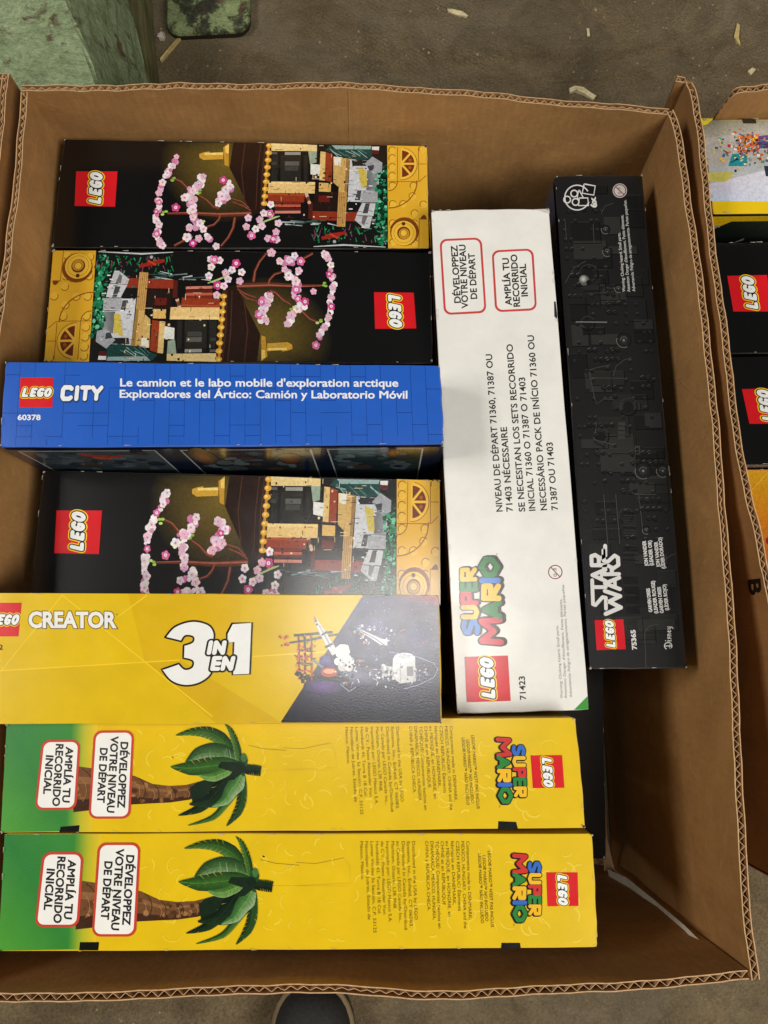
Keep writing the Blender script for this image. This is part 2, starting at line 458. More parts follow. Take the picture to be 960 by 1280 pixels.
def side_place(info, i, j):
    """ink on the upright face between top corners i and j; (u 0..1 along it, v metres down)"""
    a, b_ = info['T'][i], info['T'][j]; d = b_ - a; n = Vector((d.y, -d.x, 0)).normalized()
    cen = sum(info['T'], Vector()) / 4
    if n.dot(a - cen) < 0: n = -n
    inv = info['inv']
    return lambda u, v, h: a + d * u + Vector((0, 0, -v)) + n * (h + 0.0013) - inv
# ---------------------------------------------------------------- floor
def floor_material():
    m, nt, b = node_mat('worn_concrete'); p = world_pos(nt)
    base = ramp(nt, tex_noise(nt, 3.0, 8, 0.65, p, 0.4), [(0.28, (0.115, 0.080, 0.041)), (0.5, (0.188, 0.138, 0.075)), (0.74, (0.27, 0.208, 0.120))])
    blot = ramp(nt, tex_noise(nt, 11, 8, 0.72, p, 0.8), [(0.36, (0.58, 0.56, 0.52)), (0.6, (1.05, 1.03, 1.0))])
    col = mix(nt, 1.0, base, blot, 'MULTIPLY')
    grit = ramp(nt, tex_noise(nt, 260, 6, 0.75, p), [(0.32, (0.5, 0.49, 0.46)), (0.68, (1.32, 1.3, 1.24))])
    col = mix(nt, 1.0, col, grit, 'MULTIPLY')
    v = N(nt, 'ShaderNodeTexVoronoi'); v.inputs['Scale'].default_value = 55; nt.links.new(p, v.inputs['Vector'])
    sp = ramp(nt, v.outputs['Distance'], [(0.0, (0.55, 0.55, 0.55)), (0.10, (0, 0, 0))])
    col = mix(nt, sp, col, (0.26, 0.23, 0.17))
    v2 = N(nt, 'ShaderNodeTexVoronoi'); v2.inputs['Scale'].default_value = 21; nt.links.new(p, v2.inputs['Vector'])
    sp2 = ramp(nt, v2.outputs['Distance'], [(0.0, (0.7, 0.7, 0.7)), (0.09, (0, 0, 0))])
    col = mix(nt, sp2, col, (0.03, 0.025, 0.018))
    dust = ramp(nt, tex_noise(nt, 1.7, 9, 0.7, scaled(nt, p, (1, 2.5, 1)), 1.0), [(0.42, (0, 0, 0)), (0.68, (0.5, 0.5, 0.5))])
    col = mix(nt, dust, col, (0.25, 0.215, 0.15))
    crk = ramp(nt, tex_noise(nt, 2.4, 10, 0.78, p, 1.8), [(0.494, (0, 0, 0)), (0.5, (0.55, 0.55, 0.55)), (0.506, (0, 0, 0))])
    col = mix(nt, crk, col, (0.035, 0.028, 0.02))
    chk = N(nt, 'ShaderNodeTexBrick'); chk.inputs['Scale'].default_value = 38; chk.inputs['Mortar Size'].default_value = 0.05; chk.inputs['Mortar Smooth'].default_value = 1.0
    mp = N(nt, 'ShaderNodeMapping'); mp.inputs['Rotation'].default_value = (0, 0, 0.6); nt.links.new(p, mp.inputs['Vector']); nt.links.new(mp.outputs[0], chk.inputs['Vector'])
    chk.inputs['Color1'].default_value = chk.inputs['Color2'].default_value = (1, 1, 1, 1); chk.inputs['Mortar'].default_value = (0.3, 0.3, 0.3, 1)
    sph = N(nt, 'ShaderNodeVectorMath'); sph.operation = 'DISTANCE'; sph.inputs[1].default_value = (0.04, 0.98, 0); nt.links.new(p, sph.inputs[0])
    near_ = ramp(nt, sph.outputs['Value'], [(0.08, (0.55, 0.55, 0.55)), (0.2, (0, 0, 0))])
    brk = mix(nt, 1.0, near_, ramp(nt, tex_noise(nt, 30, 5, 0.7, p), [(0.4, (0, 0, 0)), (0.6, (1, 1, 1))]), 'MULTIPLY')
    col = mix(nt, brk, col, mix(nt, 1.0, col, chk.outputs['Color'], 'MULTIPLY'))
    nt.links.new(col, b.inputs['Base Color'])
    b.inputs['Roughness'].default_value = 0.72; b.inputs['Specular IOR Level'].default_value = 0.3
    h = N(nt, 'ShaderNodeMath'); h.operation = 'ADD'
    nt.links.new(tex_noise(nt, 40, 8, 0.7, p), h.inputs[0]); nt.links.new(tex_noise(nt, 300, 4, 0.7, p), h.inputs[1])
    bump(nt, b, h.outputs[0], 0.75, 0.005)
    return m
f = mesh_obj('floor', [(-4, -4, 0), (4, -4, 0), (4, 5, 0), (-4, 5, 0)], [(0, 1, 2, 3)], floor_material())
f['kind'] = 'structure'

# ---------------------------------------------------------------- corrugated cartons
def resample(pts, n):
    L = [0]
    for a, b_ in zip(pts[:-1], pts[1:]): L.append(L[-1] + (b_ - a).length)
    out = []; k = 0
    for i in range(n):
        s = L[-1] * i / (n - 1)
        while k < len(L) - 2 and L[k + 1] < s: k += 1
        out.append(pts[k].lerp(pts[k + 1], (s - L[k]) / ((L[k + 1] - L[k]) or 1)))
    return out, L[-1]
def smooth_path(pts, it=2):
    for _ in range(it):
        pts = [pts[0]] + [(pts[i - 1] + pts[i] * 2 + pts[i + 1]) / 4 for i in range(1, len(pts) - 1)] + [pts[-1]]
    return pts
def carton_panel(parent, top, bot, centre, thick=0.0066, pitch=0.0085, seed=0, bulge=0.0, rows=7, topz=None):
    """one upright double-faced panel: inner and outer liner with real thickness, fluting between them along the cut rim.
    top: world points of the rim's centre line; bot: two world points of the foot"""
    rnd = random.Random(seed)
    n = 90; tp, Ln = resample(top, n); tp = smooth_path(tp, 2)
    nb = [bot[0].lerp(bot[1], i / (n - 1)) for i in range(n)]
    wob = [0.0009 * math.sin(i * 0.31 + seed) + 0.0006 * math.sin(i * 1.13 + seed * 2) + rnd.uniform(-0.0004, 0.0004) for i in range(n)]
    def nrm(i):
        a = tp[max(i - 1, 0)]; b_ = tp[min(i + 1, n - 1)]; d = (b_ - a); d.z = 0; d.normalize()
        k = Vector((d.y, -d.x, 0)); return k if k.dot(tp[i] - centre) > 0 else -k
    NR = [nrm(i) for i in range(n)]
    def pt(i, r, off):            # r 0 rim .. 1 foot
        p = tp[i].lerp(nb[i], r); p = p + NR[i] * off
        p = p + NR[i] * (bulge * math.sin(math.pi * r) * math.sin(math.pi * i / (n - 1)))
        if r == 0: p.z += wob[i]
        return p
    lt = 0.0009
    V = []; F = []; FM = []
    for (o0, o1) in ((-thick / 2, -thick / 2 + lt), (thick / 2 - lt, thick / 2)):
        base = len(V)
        for i in range(n):
            for r in range(rows): V.append(pt(i, (r / (rows - 1)) ** 1.3, o0))
        for i in range(n):
            for r in range(rows): V.append(pt(i, (r / (rows - 1)) ** 1.3, o1))
        K = n * rows
        for i in range(n - 1):
            for r in range(rows - 1):
                a = base + i * rows + r
                F.append((a, a + 1, a + rows + 1, a + rows)); FM.append(0 if o0 < 0 else 1)
                F.append((a + K, a + K + rows, a + K + rows + 1, a + K + 1)); FM.append(0 if o0 < 0 else 1)
            a = base + i * rows
            F.append((a, a + rows, a + K + rows, a + K)); FM.append(2)
        for i in (0, n - 1):
            for r in range(rows - 1):
                a = base + i * rows + r
                F.append((a, a + 1, a + K + 1, a + K)); FM.append(2)
    pan = mesh_obj('side_panel', V, F, None, parent, False, [M['kraft'], M['kraft_out'], M['liner_edge']], FM)
    # fluting: a wavy sheet with thickness, 40 mm deep from the rim
    V = []; F = []
    m = int(Ln / pitch * 8)
    fp, _ = resample(tp, m)
    amp = thick / 2 - lt - 0.0004
    crush = [1 - 0.6 * max(0, math.sin(i * 0.011 + seed * 1.7)) ** 6 for i in range(m)]
    for i in range(m):
        j = min(int(i / (m - 1) * (n - 1)), n - 1); k = NR[j]
        w_ = math.asin(math.sin(i / 8 * 2 * math.pi)) / (math.pi / 2) * 0.75 + 0.25 * math.sin(i / 8 * 2 * math.pi)
        dn = (nb[j] - tp[j]); dn = dn * (0.04 / dn.length)
        for s in (-0.00025, 0.00025):
            p = fp[i] + k * (w_ * amp * crush[i] + s); p.z += wob[j] - 0.0006 + 0.0003 * math.sin(i * 0.7)
            V.append(p); V.append(p + dn)
    for i in range(m - 1):
        a = i * 4; b_ = a + 4
        F += [(a, a + 1, b_ + 1, b_), (a + 2, b_ + 2, b_ + 3, a + 3), (a, b_, b_ + 2, a + 2)]
    mesh_obj('fluting', V, F, M['flute'], pan)
    return pan
def rim(pts, z): return [at(x, y, z) for x, y in pts]

ZR = 0.42
V3 = lambda x, y, z=0.004: Vector((x, y, z))
ct = empty('cardboard_carton', 'open brown corrugated cardboard carton in the middle holding nine boxed sets', 'carton')
mid = Vector((-0.03, 0.12, 0.2))
far = [(27, 111), (210, 108), (430, 107), (480, 109), (630, 121), (720, 130), (836, 140)]
right = [(837, 139), (842, 143), (846, 160), (854, 202), (863, 274), (875, 354), (885, 435), (894, 529), (899, 600), (907, 681), (913, 767), (917, 840), (920, 892), (925, 1000), (931, 1126), (938, 1180), (946, 1226)]
near = [(-60, 1247), (0, 1248), (90, 1246), (200, 1243), (300, 1237), (382, 1235), (430, 1237), (480, 1241), (530, 1244), (580, 1243), (640, 1240), (700, 1237), (790, 1232), (880, 1225), (936, 1219)]
left = [(30, 114), (25, 174), (22, 230), (14, 283), (9, 320), (2, 367), (-16, 520), (-40, 820), (-62, 1240)]
carton_panel(ct, rim(far, ZR), (V3(-0.352, 0.534), V3(0.276, 0.512)), mid, seed=1, pitch=0.0082)
carton_panel(ct, rim(right, ZR), (V3(0.283, 0.512), V3(0.288, -0.272)), mid, seed=2, pitch=0.0078, bulge=-0.002)
carton_panel(ct, rim(near, ZR), (V3(-0.352, -0.262), V3(0.279, -0.272)), mid, seed=3, pitch=0.0098, bulge=0.004)
carton_panel(ct, rim(left, ZR), (V3(-0.356, 0.53), V3(-0.356, -0.262)), mid, seed=4, pitch=0.0082)
bm = bmesh.new(); bmesh.ops.create_cube(bm, size=1.0, matrix=Matrix.Translation((-0.035, 0.126, 0.004)) @ Matrix.Diagonal((0.63, 0.785, 0.005, 1)))
bm_obj('bottom_panel', bm, [M['kraft']], ct)
# pale tape folded into the open near right corner
ups = [(759, 1086), (783, 1097), (819, 1126), (855, 1156), (874, 1175)]; dns = [(761, 1095), (790, 1119), (826, 1146), (855, 1166), (875, 1176)]
zt = lambda p: 0.062 + (p[0] - 759) / 116 * 0.29
tv_ = [at(*p, zt(p)) for p in ups] + [at(*p, zt(p) + 0.004) for p in dns]
mesh_obj('tape_strip', tv_, [(k, k + 1, k + 6, k + 5) for k in range(4)], plain_mat('pale_paper_tape', (232, 226, 208), 0.6, 0.4, 0.08), ct)
q0, q1 = at(759, 1089, 0.05), at(758, 1042, 0.12)
mesh_obj('torn_flap', [q0 + Vector((-0.004, 0, 0)), q0 + Vector((0.009, 0.002, 0)), q0.lerp(q1, 0.45) + Vector((0.004, 0, 0.004)), q1, q0.lerp(q1, 0.4) + Vector((-0.004, 0, 0))],
         [(0, 1, 2, 4), (4, 2, 3)], M['liner_edge'], ct)

rc = empty('cardboard_carton', 'brown cardboard carton at the right edge with a stencilled letter on its side', 'carton')
rmid = Vector((0.65, 0.15, 0.2))
rl = [(846, 97), (857, 95), (864, 103), (873, 150), (884, 244), (893, 330), (908, 435), (920, 534), (927, 580), (937, 630), (945, 655), (958, 718), (985, 850), (1010, 970), (1041, 1134)]
r_left = carton_panel(rc, rim(rl, ZR), (V3(0.300, 0.545), V3(0.338, -0.195)), rmid, seed=5, pitch=0.0080)
ff = [at(893, 147, 0.381), at(918, 113, ZR), at(960, 108, ZR), at(1100, 104, ZR), at(1300, 104, ZR)]
carton_panel(rc, ff, (V3(0.318, 0.534), V3(0.95, 0.534)), rmid, seed=6, pitch=0.0082)
carton_panel(rc, [at(1041, 1134, ZR), at(1200, 1140, ZR), at(1420, 1146, ZR)], (V3(0.338, -0.2), V3(0.95, -0.2)), rmid, seed=7)
bm = bmesh.new(); bmesh.ops.create_cube(bm, size=1.0, matrix=Matrix.Translation((0.645, 0.17, 0.004)) @ Matrix.Diagonal((0.6, 0.7, 0.005, 1)))
bm_obj('bottom_panel', bm, [M['kraft']], rc)
# stencilled B on the outside of its left panel
from mathutils.bvhtree import BVHTree
tree = BVHTree.FromPolygons([v.co for v in r_left.data.vertices], [tuple(p.vertices) for p in r_left.data.polygons])
def stencil(px, py, h):
    hit, nrm, _i, _d = tree.ray_cast(Vector((0, 0, H)), ray(px, py).normalized())
    if nrm.x > 0: nrm = -nrm
    return hit + nrm * (0.0004 + h)
sh = Sheet(stencil, 1)
sh.text('B', (935.5, 723), (938, 744), 14.5, (30, 24, 20), 0, 0.03)
sh.build('stencil_letter', rc, M['print_matt'])
for p_, w_ in ((((918, 784), (926, 790), (940, 789)), [.4, 1.0, .3]), (((930, 690), (938, 700)), [.5, .3])):
    sh = Sheet(stencil, 1); sh.line(list(p_), w_, (182, 142, 98), 0); sh.build('scuff', rc, M['print_matt'])

lc = empty('cardboard_carton', 'brown cardboard carton cut off by the left edge of the photo', 'carton')
carton_panel(lc, rim([(8, 92), (5, 106), (0, 161), (-12, 250), (-40, 600), (-70, 1000)], ZR), (V3(-0.380, 0.56), V3(-0.385, -0.15)), Vector((-0.7, 0.2, 0.2)), seed=8)
carton_panel(lc, rim([(7, 95), (-60, 98), (-300, 110)], ZR), (V3(-0.38, 0.556), V3(-0.75, 0.556)), Vector((-0.7, 0.2, 0.2)), seed=9)

# scuffs on the inside of the far and right panels
def wall_place(p, n):
    return lambda px, py, h: at_plane(px, py, p + n * (0.0046 + h), n)
fA, fB, fC = V3(-0.352, 0.534), V3(0.276, 0.512), at(430, 107, ZR)
fn = (fB - fA).cross(fC - fA).normalized(); fn = fn if fn.y < 0 else -fn
sh = Sheet(wall_place(fA, fn), 1)
for p_, w_ in ((((575, 170), (600, 160), (632, 146), (668, 130)), [.3, .9, .7, .3]), (((540, 184), (556, 176), (585, 168)), [.3, 1.2, .3]), (((436, 112), (437, 150), (437, 182)), [.9, .7, .4]), (((660, 215), (690, 190)), [.3, .6]), (((300, 130), (330, 138), (352, 134)), [.3, .7, .3]), (((600, 230), (640, 226)), [.5, .3]), (((690, 150), (720, 172)), [.3, .7]), (((180, 128), (196, 150)), [.5, .2]), (((70, 150), (96, 156)), [.5, .3])):
    sh = Sheet(wall_place(fA, fn), 1); sh.line(list(p_), w_, (190, 152, 104), 0); sh.build('scuff', ct, M['print_matt'])
rA, rB, rC = V3(0.283, 0.512), V3(0.288, -0.272), at(885, 435, ZR)
rn = (rB - rA).cross(rC - rA).normalized(); rn = rn if rn.x < 0 else -rn
sh = Sheet(wall_place(rA, rn), 3)
for p_, w_ in ((((810, 268), (818, 276), (832, 283), (845, 296)), [.4, 1.3, 1.6, .4]), (((834, 470), (845, 474), (858, 488), (880, 505)), [.4, .8, 1, .3]), (((870, 850), (872, 820), (878, 790)), [.5, .8, .3]), (((868, 640), (880, 648), (898, 650)), [.3, .7, .3]), (((838, 905), (848, 960)), [.5, .3]), (((890, 1000), (902, 1040), (905, 1070)), [.3, .8, .3]), (((850, 380), (862, 392)), [.3, .9]), (((823, 950), (832, 920), (850, 900)), [.3, .8, .4])):
    sh = Sheet(wall_place(rA, rn), 3); sh.line(list(p_), w_, (186, 146, 100), 0); sh.build('scuff', ct, M['print_matt'])

# ---------------------------------------------------------------- green painted base and foot, chips, shoe
def flaking_green(name, dark=False):
    m, nt, b = node_mat(name); p = world_pos(nt)
    n1 = tex_noise(nt, 18, 11, 0.76, p, 0.3)
    col = ramp(nt, n1, [(0.25, (0.08, 0.10, 0.05)), (0.38, (0.21, 0.27, 0.135)), (0.52, (0.31, 0.39, 0.21)), (0.8, (0.42, 0.50, 0.30))])
    if dark:
        col = ramp(nt, tex_noise(nt, 22, 10, 0.72, p, 0.2), [(0.40, (0.022, 0.02, 0.012)), (0.49, (0.07, 0.08, 0.035)), (0.53, (0.28, 0.34, 0.15)), (0.8, (0.38, 0.43, 0.22))])
    rust = ramp(nt, tex_noise(nt, 26, 8, 0.7, p, 0.5), [(0.56, (0, 0, 0)), (0.63, (0.85, 0.85, 0.85))])
    col = mix(nt, rust, col, (0.10, 0.045, 0.024))
    v = tex_noise(nt, 7, 10, 0.8, scaled(nt, p, (1, 2.2, 1)), 2.5)
    crack = ramp(nt, v, [(0.485, (0, 0, 0)), (0.5, (0.75, 0.75, 0.75)), (0.515, (0, 0, 0))])
    col = mix(nt, crack, col, (0.03, 0.03, 0.018))
    fine = ramp(nt, tex_noise(nt, 190, 6, 0.75, p), [(0.3, (0.65, 0.66, 0.62)), (0.7, (1.15, 1.15, 1.1))])
    col = mix(nt, 1.0, col, fine, 'MULTIPLY')
    nt.links.new(col, b.inputs['Base Color']); b.inputs['Roughness'].default_value = 0.6
    h = N(nt, 'ShaderNodeMath'); h.operation = 'ADD'
    nt.links.new(n1, h.inputs[0]); nt.links.new(tex_noise(nt, 90, 6, 0.7, p), h.inputs[1])
    bump(nt, b, h.outputs[0], 0.7, 0.006)
    return m
gb = empty('machine_pedestal', 'flaking green painted machine pedestal behind the cartons at top left', 'pedestal')
hz = 0.25
t0, t1 = at(85, 2, hz), at(121, 100, hz)              # top edge of the face that looks right
d_ = (t1 - t0); t0 = t0 - d_ * 1.6; t1 = t1 + d_ * 0.55
m0, m1 = at(160, 0, 0.075), at(185, 105, 0.075); dm = m1 - m0; m0 = m0 - dm * 1.6; m1 = m1 + dm * 0.55
g0, g1 = at(190, 0, 0.0), at(200, 108, 0.0); dg_ = g1 - g0; g0 = g0 - dg_ * 1.6; g1 = g1 + dg_ * 0.45
bm = bmesh.new()
L_ = Vector((-0.9, 0, 0))
loopA = [g0 + L_, g0, m0, t0, t0 + L_]; loopA[0].z = 0; loopA[4].z = hz
loopB = [g1 + L_, g1, m1, t1, t1 + L_]; loopB[0].z = 0; loopB[4].z = hz
va = [bm.verts.new(p) for p in loopA]; vb = [bm.verts.new(p) for p in loopB]
bm.faces.new(va[::-1]); bm.faces.new(vb)
for i in range(5): bm.faces.new((va[i], va[(i + 1) % 5], vb[(i + 1) % 5], vb[i]))
bmesh.ops.recalc_face_normals(bm, faces=bm.faces)
for fc in bm.faces:
    fc.material_index = 1 if abs(fc.normal.x) > 0.55 and max(v.co.z for v in fc.verts) < 0.09 else 0
bmesh.ops.bevel(bm, geom=[e for e in bm.edges], offset=0.004, segments=2, affect='EDGES')
bmesh.ops.subdivide_edges(bm, edges=[e for e in bm.edges if e.calc_length() > 0.05], cuts=12, use_grid_fill=True)
for v in bm.verts: v.co += Vector((random.gauss(0, .0012), random.gauss(0, .0008), random.gauss(0, .0012) if v.co.z > .02 else 0))
bm_obj('casting', bm, [flaking_green('flaking_green_paint'), plain_mat('grimy_green_foot', (92, 88, 56), 0.7, 0.3, 0.3, 30)], gb)

ft = empty('levelling_pad', 'round cornered iron pad with blotchy pale green paint on the floor', 'iron pad')
fc_ = [at(207, -60, 0.02), at(311, -60, 0.02), at(312, 35, 0.02), at(206, 40, 0.02)]
def rounded(quad, r, zs):
    out = []
    for k in range(4):
        a, p, b2 = quad[k - 1], quad[k], quad[(k + 1) % 4]
        u, v = (a - p).normalized() * r, (b2 - p).normalized() * r
        for q in range(8):
            t = q / 7 * math.pi / 2; out.append(p + u * (1 - math.sin(t)) + v * (1 - math.cos(t)))
    return out
V = []; F = []; nn = 32
cen_ = sum(fc_, Vector()) / 4
for zz, ins in ((0.001, 0.98), (0.010, 1.0), (0.014, .99), (0.0175, 0.96), (0.019, 0.92)):
    for p in rounded(fc_, 0.024, 0): V.append(Vector((cen_.x + (p.x - cen_.x) * ins, cen_.y + (p.y - cen_.y) * ins, zz)))
for k in range(4):
    for q in range(nn): F.append((k * nn + q, k * nn + (q + 1) % nn, (k + 1) * nn + (q + 1) % nn, (k + 1) * nn + q))
F.append(tuple(range(4 * nn, 5 * nn)))
mesh_obj('plate', V, F, None, ft, True, [flaking_green('blotched_green_paint', True), plain_mat('dark_iron', (40, 34, 24), 0.6)], [1] * nn + [0] * (3 * nn + 1))

def chip(name, label, cat, pts, z, thick, mat, group=None):
    """a curled sliver with thickness lying on the floor"""
    W_ = [at(x, y, z) for x, y in pts]; c = sum(W_, Vector()) / len(W_); n = len(W_)
    V = [p + Vector((0, 0, thick * (0.6 + 0.9 * ((i * 37) % 5) / 4))) - Vector((c.x, c.y, 0)) for i, p in enumerate(W_)] + [Vector((p.x - c.x, p.y - c.y, z)) for p in W_]
    F = [tuple(range(n))] + [tuple(range(2 * n - 1, n - 1, -1))] + [(i, n + i, n + (i + 1) % n, (i + 1) % n) for i in range(n)]
    o = mesh_obj(name, V, F, mat); o.location = (c.x, c.y, 0)
    o['label'] = label; o['category'] = cat
    if group: o['group'] = group
wood = plain_mat('bare_wood', (196, 172, 112), 0.75, 0.3, 0.25, 120)
pale = plain_mat('pale_paper_scrap', (205, 190, 150), 0.8, 0.3, 0.25, 150)
G = 'wood slivers scattered on the floor'
chip('wood_splinter', 'long straight yellowish wood splinter beside the green pedestal', 'splinter', [(229, 41), (233, 42), (221, 57), (202, 79), (201, 76), (214, 58)], 0.0006, 0.004, wood, G)
chip('wood_splinter', 'short pale wood sliver lying left of two on the floor above the carton', 'splinter', [(559, 12), (565, 13), (578, 17), (585, 21), (583, 23), (572, 20), (560, 16)], 0.0006, 0.003, pale, G)
chip('wood_splinter', 'thick curled pale sliver just behind the far rim of the carton', 'splinter', [(711, 112), (718, 110), (728, 113), (738, 118), (744, 123), (741, 126), (730, 120), (719, 116), (712, 118)], 0.0006, 0.005, pale, G)
chip('wood_splinter', 'narrow upright wood sliver near the top right corner', 'splinter', [(921, 30), (924, 33), (922, 50), (925, 58), (920, 54), (917, 47)], 0.0006, 0.003, wood, G)
chip('wood_splinter', 'tiny wood sliver in the middle of the floor behind the carton', 'splinter', [(733, 36), (736, 37), (737, 46), (734, 46)], 0.0006, 0.002, pale, G)
chip('paper_crumb', 'white crumb of paper beside the green pedestal', 'crumb', [(198, 44), (203, 43), (207, 46), (206, 51), (200, 51), (197, 48)], 0.0006, 0.006, plain_mat('white_crumb', (205, 195, 178), 0.8))
chip('paper_crumb', 'pale crumb behind the right carton', 'crumb', [(934, 90), (939, 87), (943, 90), (938, 95)], 0.0006, 0.004, pale)

# grit swept over the floor: nobody could count it
rg = random.Random(3); V = []; F = []
for i in range(3200):
    x, y = rg.uniform(-0.7, 1.0), rg.choice((rg.uniform(0.55, 1.3), rg.uniform(0.55, 1.3), rg.uniform(-0.7, -0.28)))
    r = rg.choice((0.0005, 0.0007, 0.0009, 0.0013, 0.002)) * rg.uniform(0.6, 1.3); o = len(V); a0 = rg.uniform(0, 6)
    for k in range(4): V.append((x + r * math.cos(a0 + k * 1.57) * rg.uniform(0.6, 1.5), y + r * math.sin(a0 + k * 1.57) * rg.uniform(0.6, 1.4), 0.0003))
    V.append((x, y, r * 1.2))
    F += [(o, o + 1, o + 4), (o + 1, o + 2, o + 4), (o + 2, o + 3, o + 4), (o + 3, o, o + 4)]
gr = mesh_obj('floor_grit', V, F, plain_mat('grit', (150, 132, 98), 0.9, 0.2, 0.5, 14)); gr['kind'] = 'stuff'

# toe of a dark shoe below the near rim
so = empty('shoe', 'toe of a dark shoe with tan welt on the floor below the carton', 'shoe')
s0 = at(391, 1234, 0.03); so.location = (s0.x, s0.y, 0)
def outline(scale, ln, n=28):
    out = []
    for i in range(n):
        t = i / n * 2 * math.pi; x = math.cos(t); y = math.sin(t)
        wdt = 0.050 * scale * (1.0 if y > 0 else 0.82 + 0.18 * (1 + y))
        out.append((wdt * math.copysign(abs(x) ** 0.75, x), (0.072 * math.copysign(abs(y) ** 0.85, y) if y > 0 else 0.19 * y) * (0.5 + 0.5 * scale) * ln - 0.072))
    return out
def loft(name, rings, mat, cap=True):
    V = []; F = []; n = len(rings[0][0])
    for o, z in rings: V += [(x, y, z + (0.028 * max(0, (-0.05 - y)) / 0.1 if z > 0.03 else 0)) for x, y in o]
    for k in range(len(rings) - 1):
        for i in range(n): F.append((k * n + i, k * n + (i + 1) % n, (k + 1) * n + (i + 1) % n, (k + 1) * n + i))
    if cap: F.append(tuple(range((len(rings) - 1) * n, len(rings) * n)))
    mesh_obj(name, V, F, mat, so, True)
loft('sole', [(outline(1.03, 1), 0.0), (outline(1.06, 1), 0.006), (outline(1.06, 1), 0.018)], plain_mat('dark_rubber', (40, 36, 32), 0.7))
loft('welt', [(outline(1.05, 1), 0.018), (outline(1.08, 1), 0.0205), (outline(1.02, 1), 0.023)], plain_mat('tan_welt', (120, 102, 72), 0.7))
loft('upper', [(outline(0.98, 0.98), 0.0225), (outline(0.97, 0.97), 0.032), (outline(0.88, 0.93), 0.046), (outline(0.66, 0.82), 0.056), (outline(0.3, 0.6), 0.060)], plain_mat('dark_leather', (38, 37, 36), 0.75, 0.3, 0.3, 260))
# ================================================================ the printed boxes (top corners in photo pixels)
B1 = [(80, 174), (534, 183), (536.5, 311), (65, 309)]
B2 = [(66, 313), (538, 315.5), (541, 454), (55, 452)]
B4 = [(54.4, 588), (550, 600.5), (551, 757), (36, 755)]
BL = [(7, 452.5), (550, 457), (555, 555), (0, 559)]
CR = [(-20, 741.3), (549, 744), (552, 904), (-25, 905)]
PA = [(8.5, 904), (719, 897), (731.6, 1035), (1, 1041)]
PB = [(6, 1042), (740, 1042), (747, 1184), (-2, 1189)]
WH = [(539, 263), (686, 261), (736, 887), (571.5, 892)]
SW = [(693.5, 220), (802.5, 219), (859, 835), (737, 836)]
BLACK = (14, 13, 13)
rb = random.Random(11)

# ---------------------------------------------------------------- black garden boxes
A = zoomed(40, 160, 960 / 280); Bz = zoomed(300, 160, 960 / 260); Cz = zoomed(300, 170, 960 / 140); Dz = zoomed(420, 170, 960 / 125)
def za(z, *pts): return [z(x, y) for x, y in pts]
def blossom(sh, x, y, r, L, deep):
    pink = rb.choice([(240, 214, 222), (234, 186, 204), (246, 234, 236)]) if not deep else rb.choice([(214, 70, 140), (222, 110, 165)])
    n = 5; a0 = rb.uniform(0, 6)
    for k in range(n):
        a = a0 + k * 2 * math.pi / n
        sh.disc(x + r * 0.62 * math.cos(a), y + r * 0.62 * math.sin(a), r * 0.5, tuple(min(255, int(c * rb.uniform(0.9, 1.04))) for c in pink), L, n=8)
    sh.disc(x, y, r * 0.42, (250, 232, 238) if deep else (236, 190, 208), L + 0.5, n=8)
    sh.disc(x, y, r * 0.16, (190, 60, 120), L + 0.8, n=6)
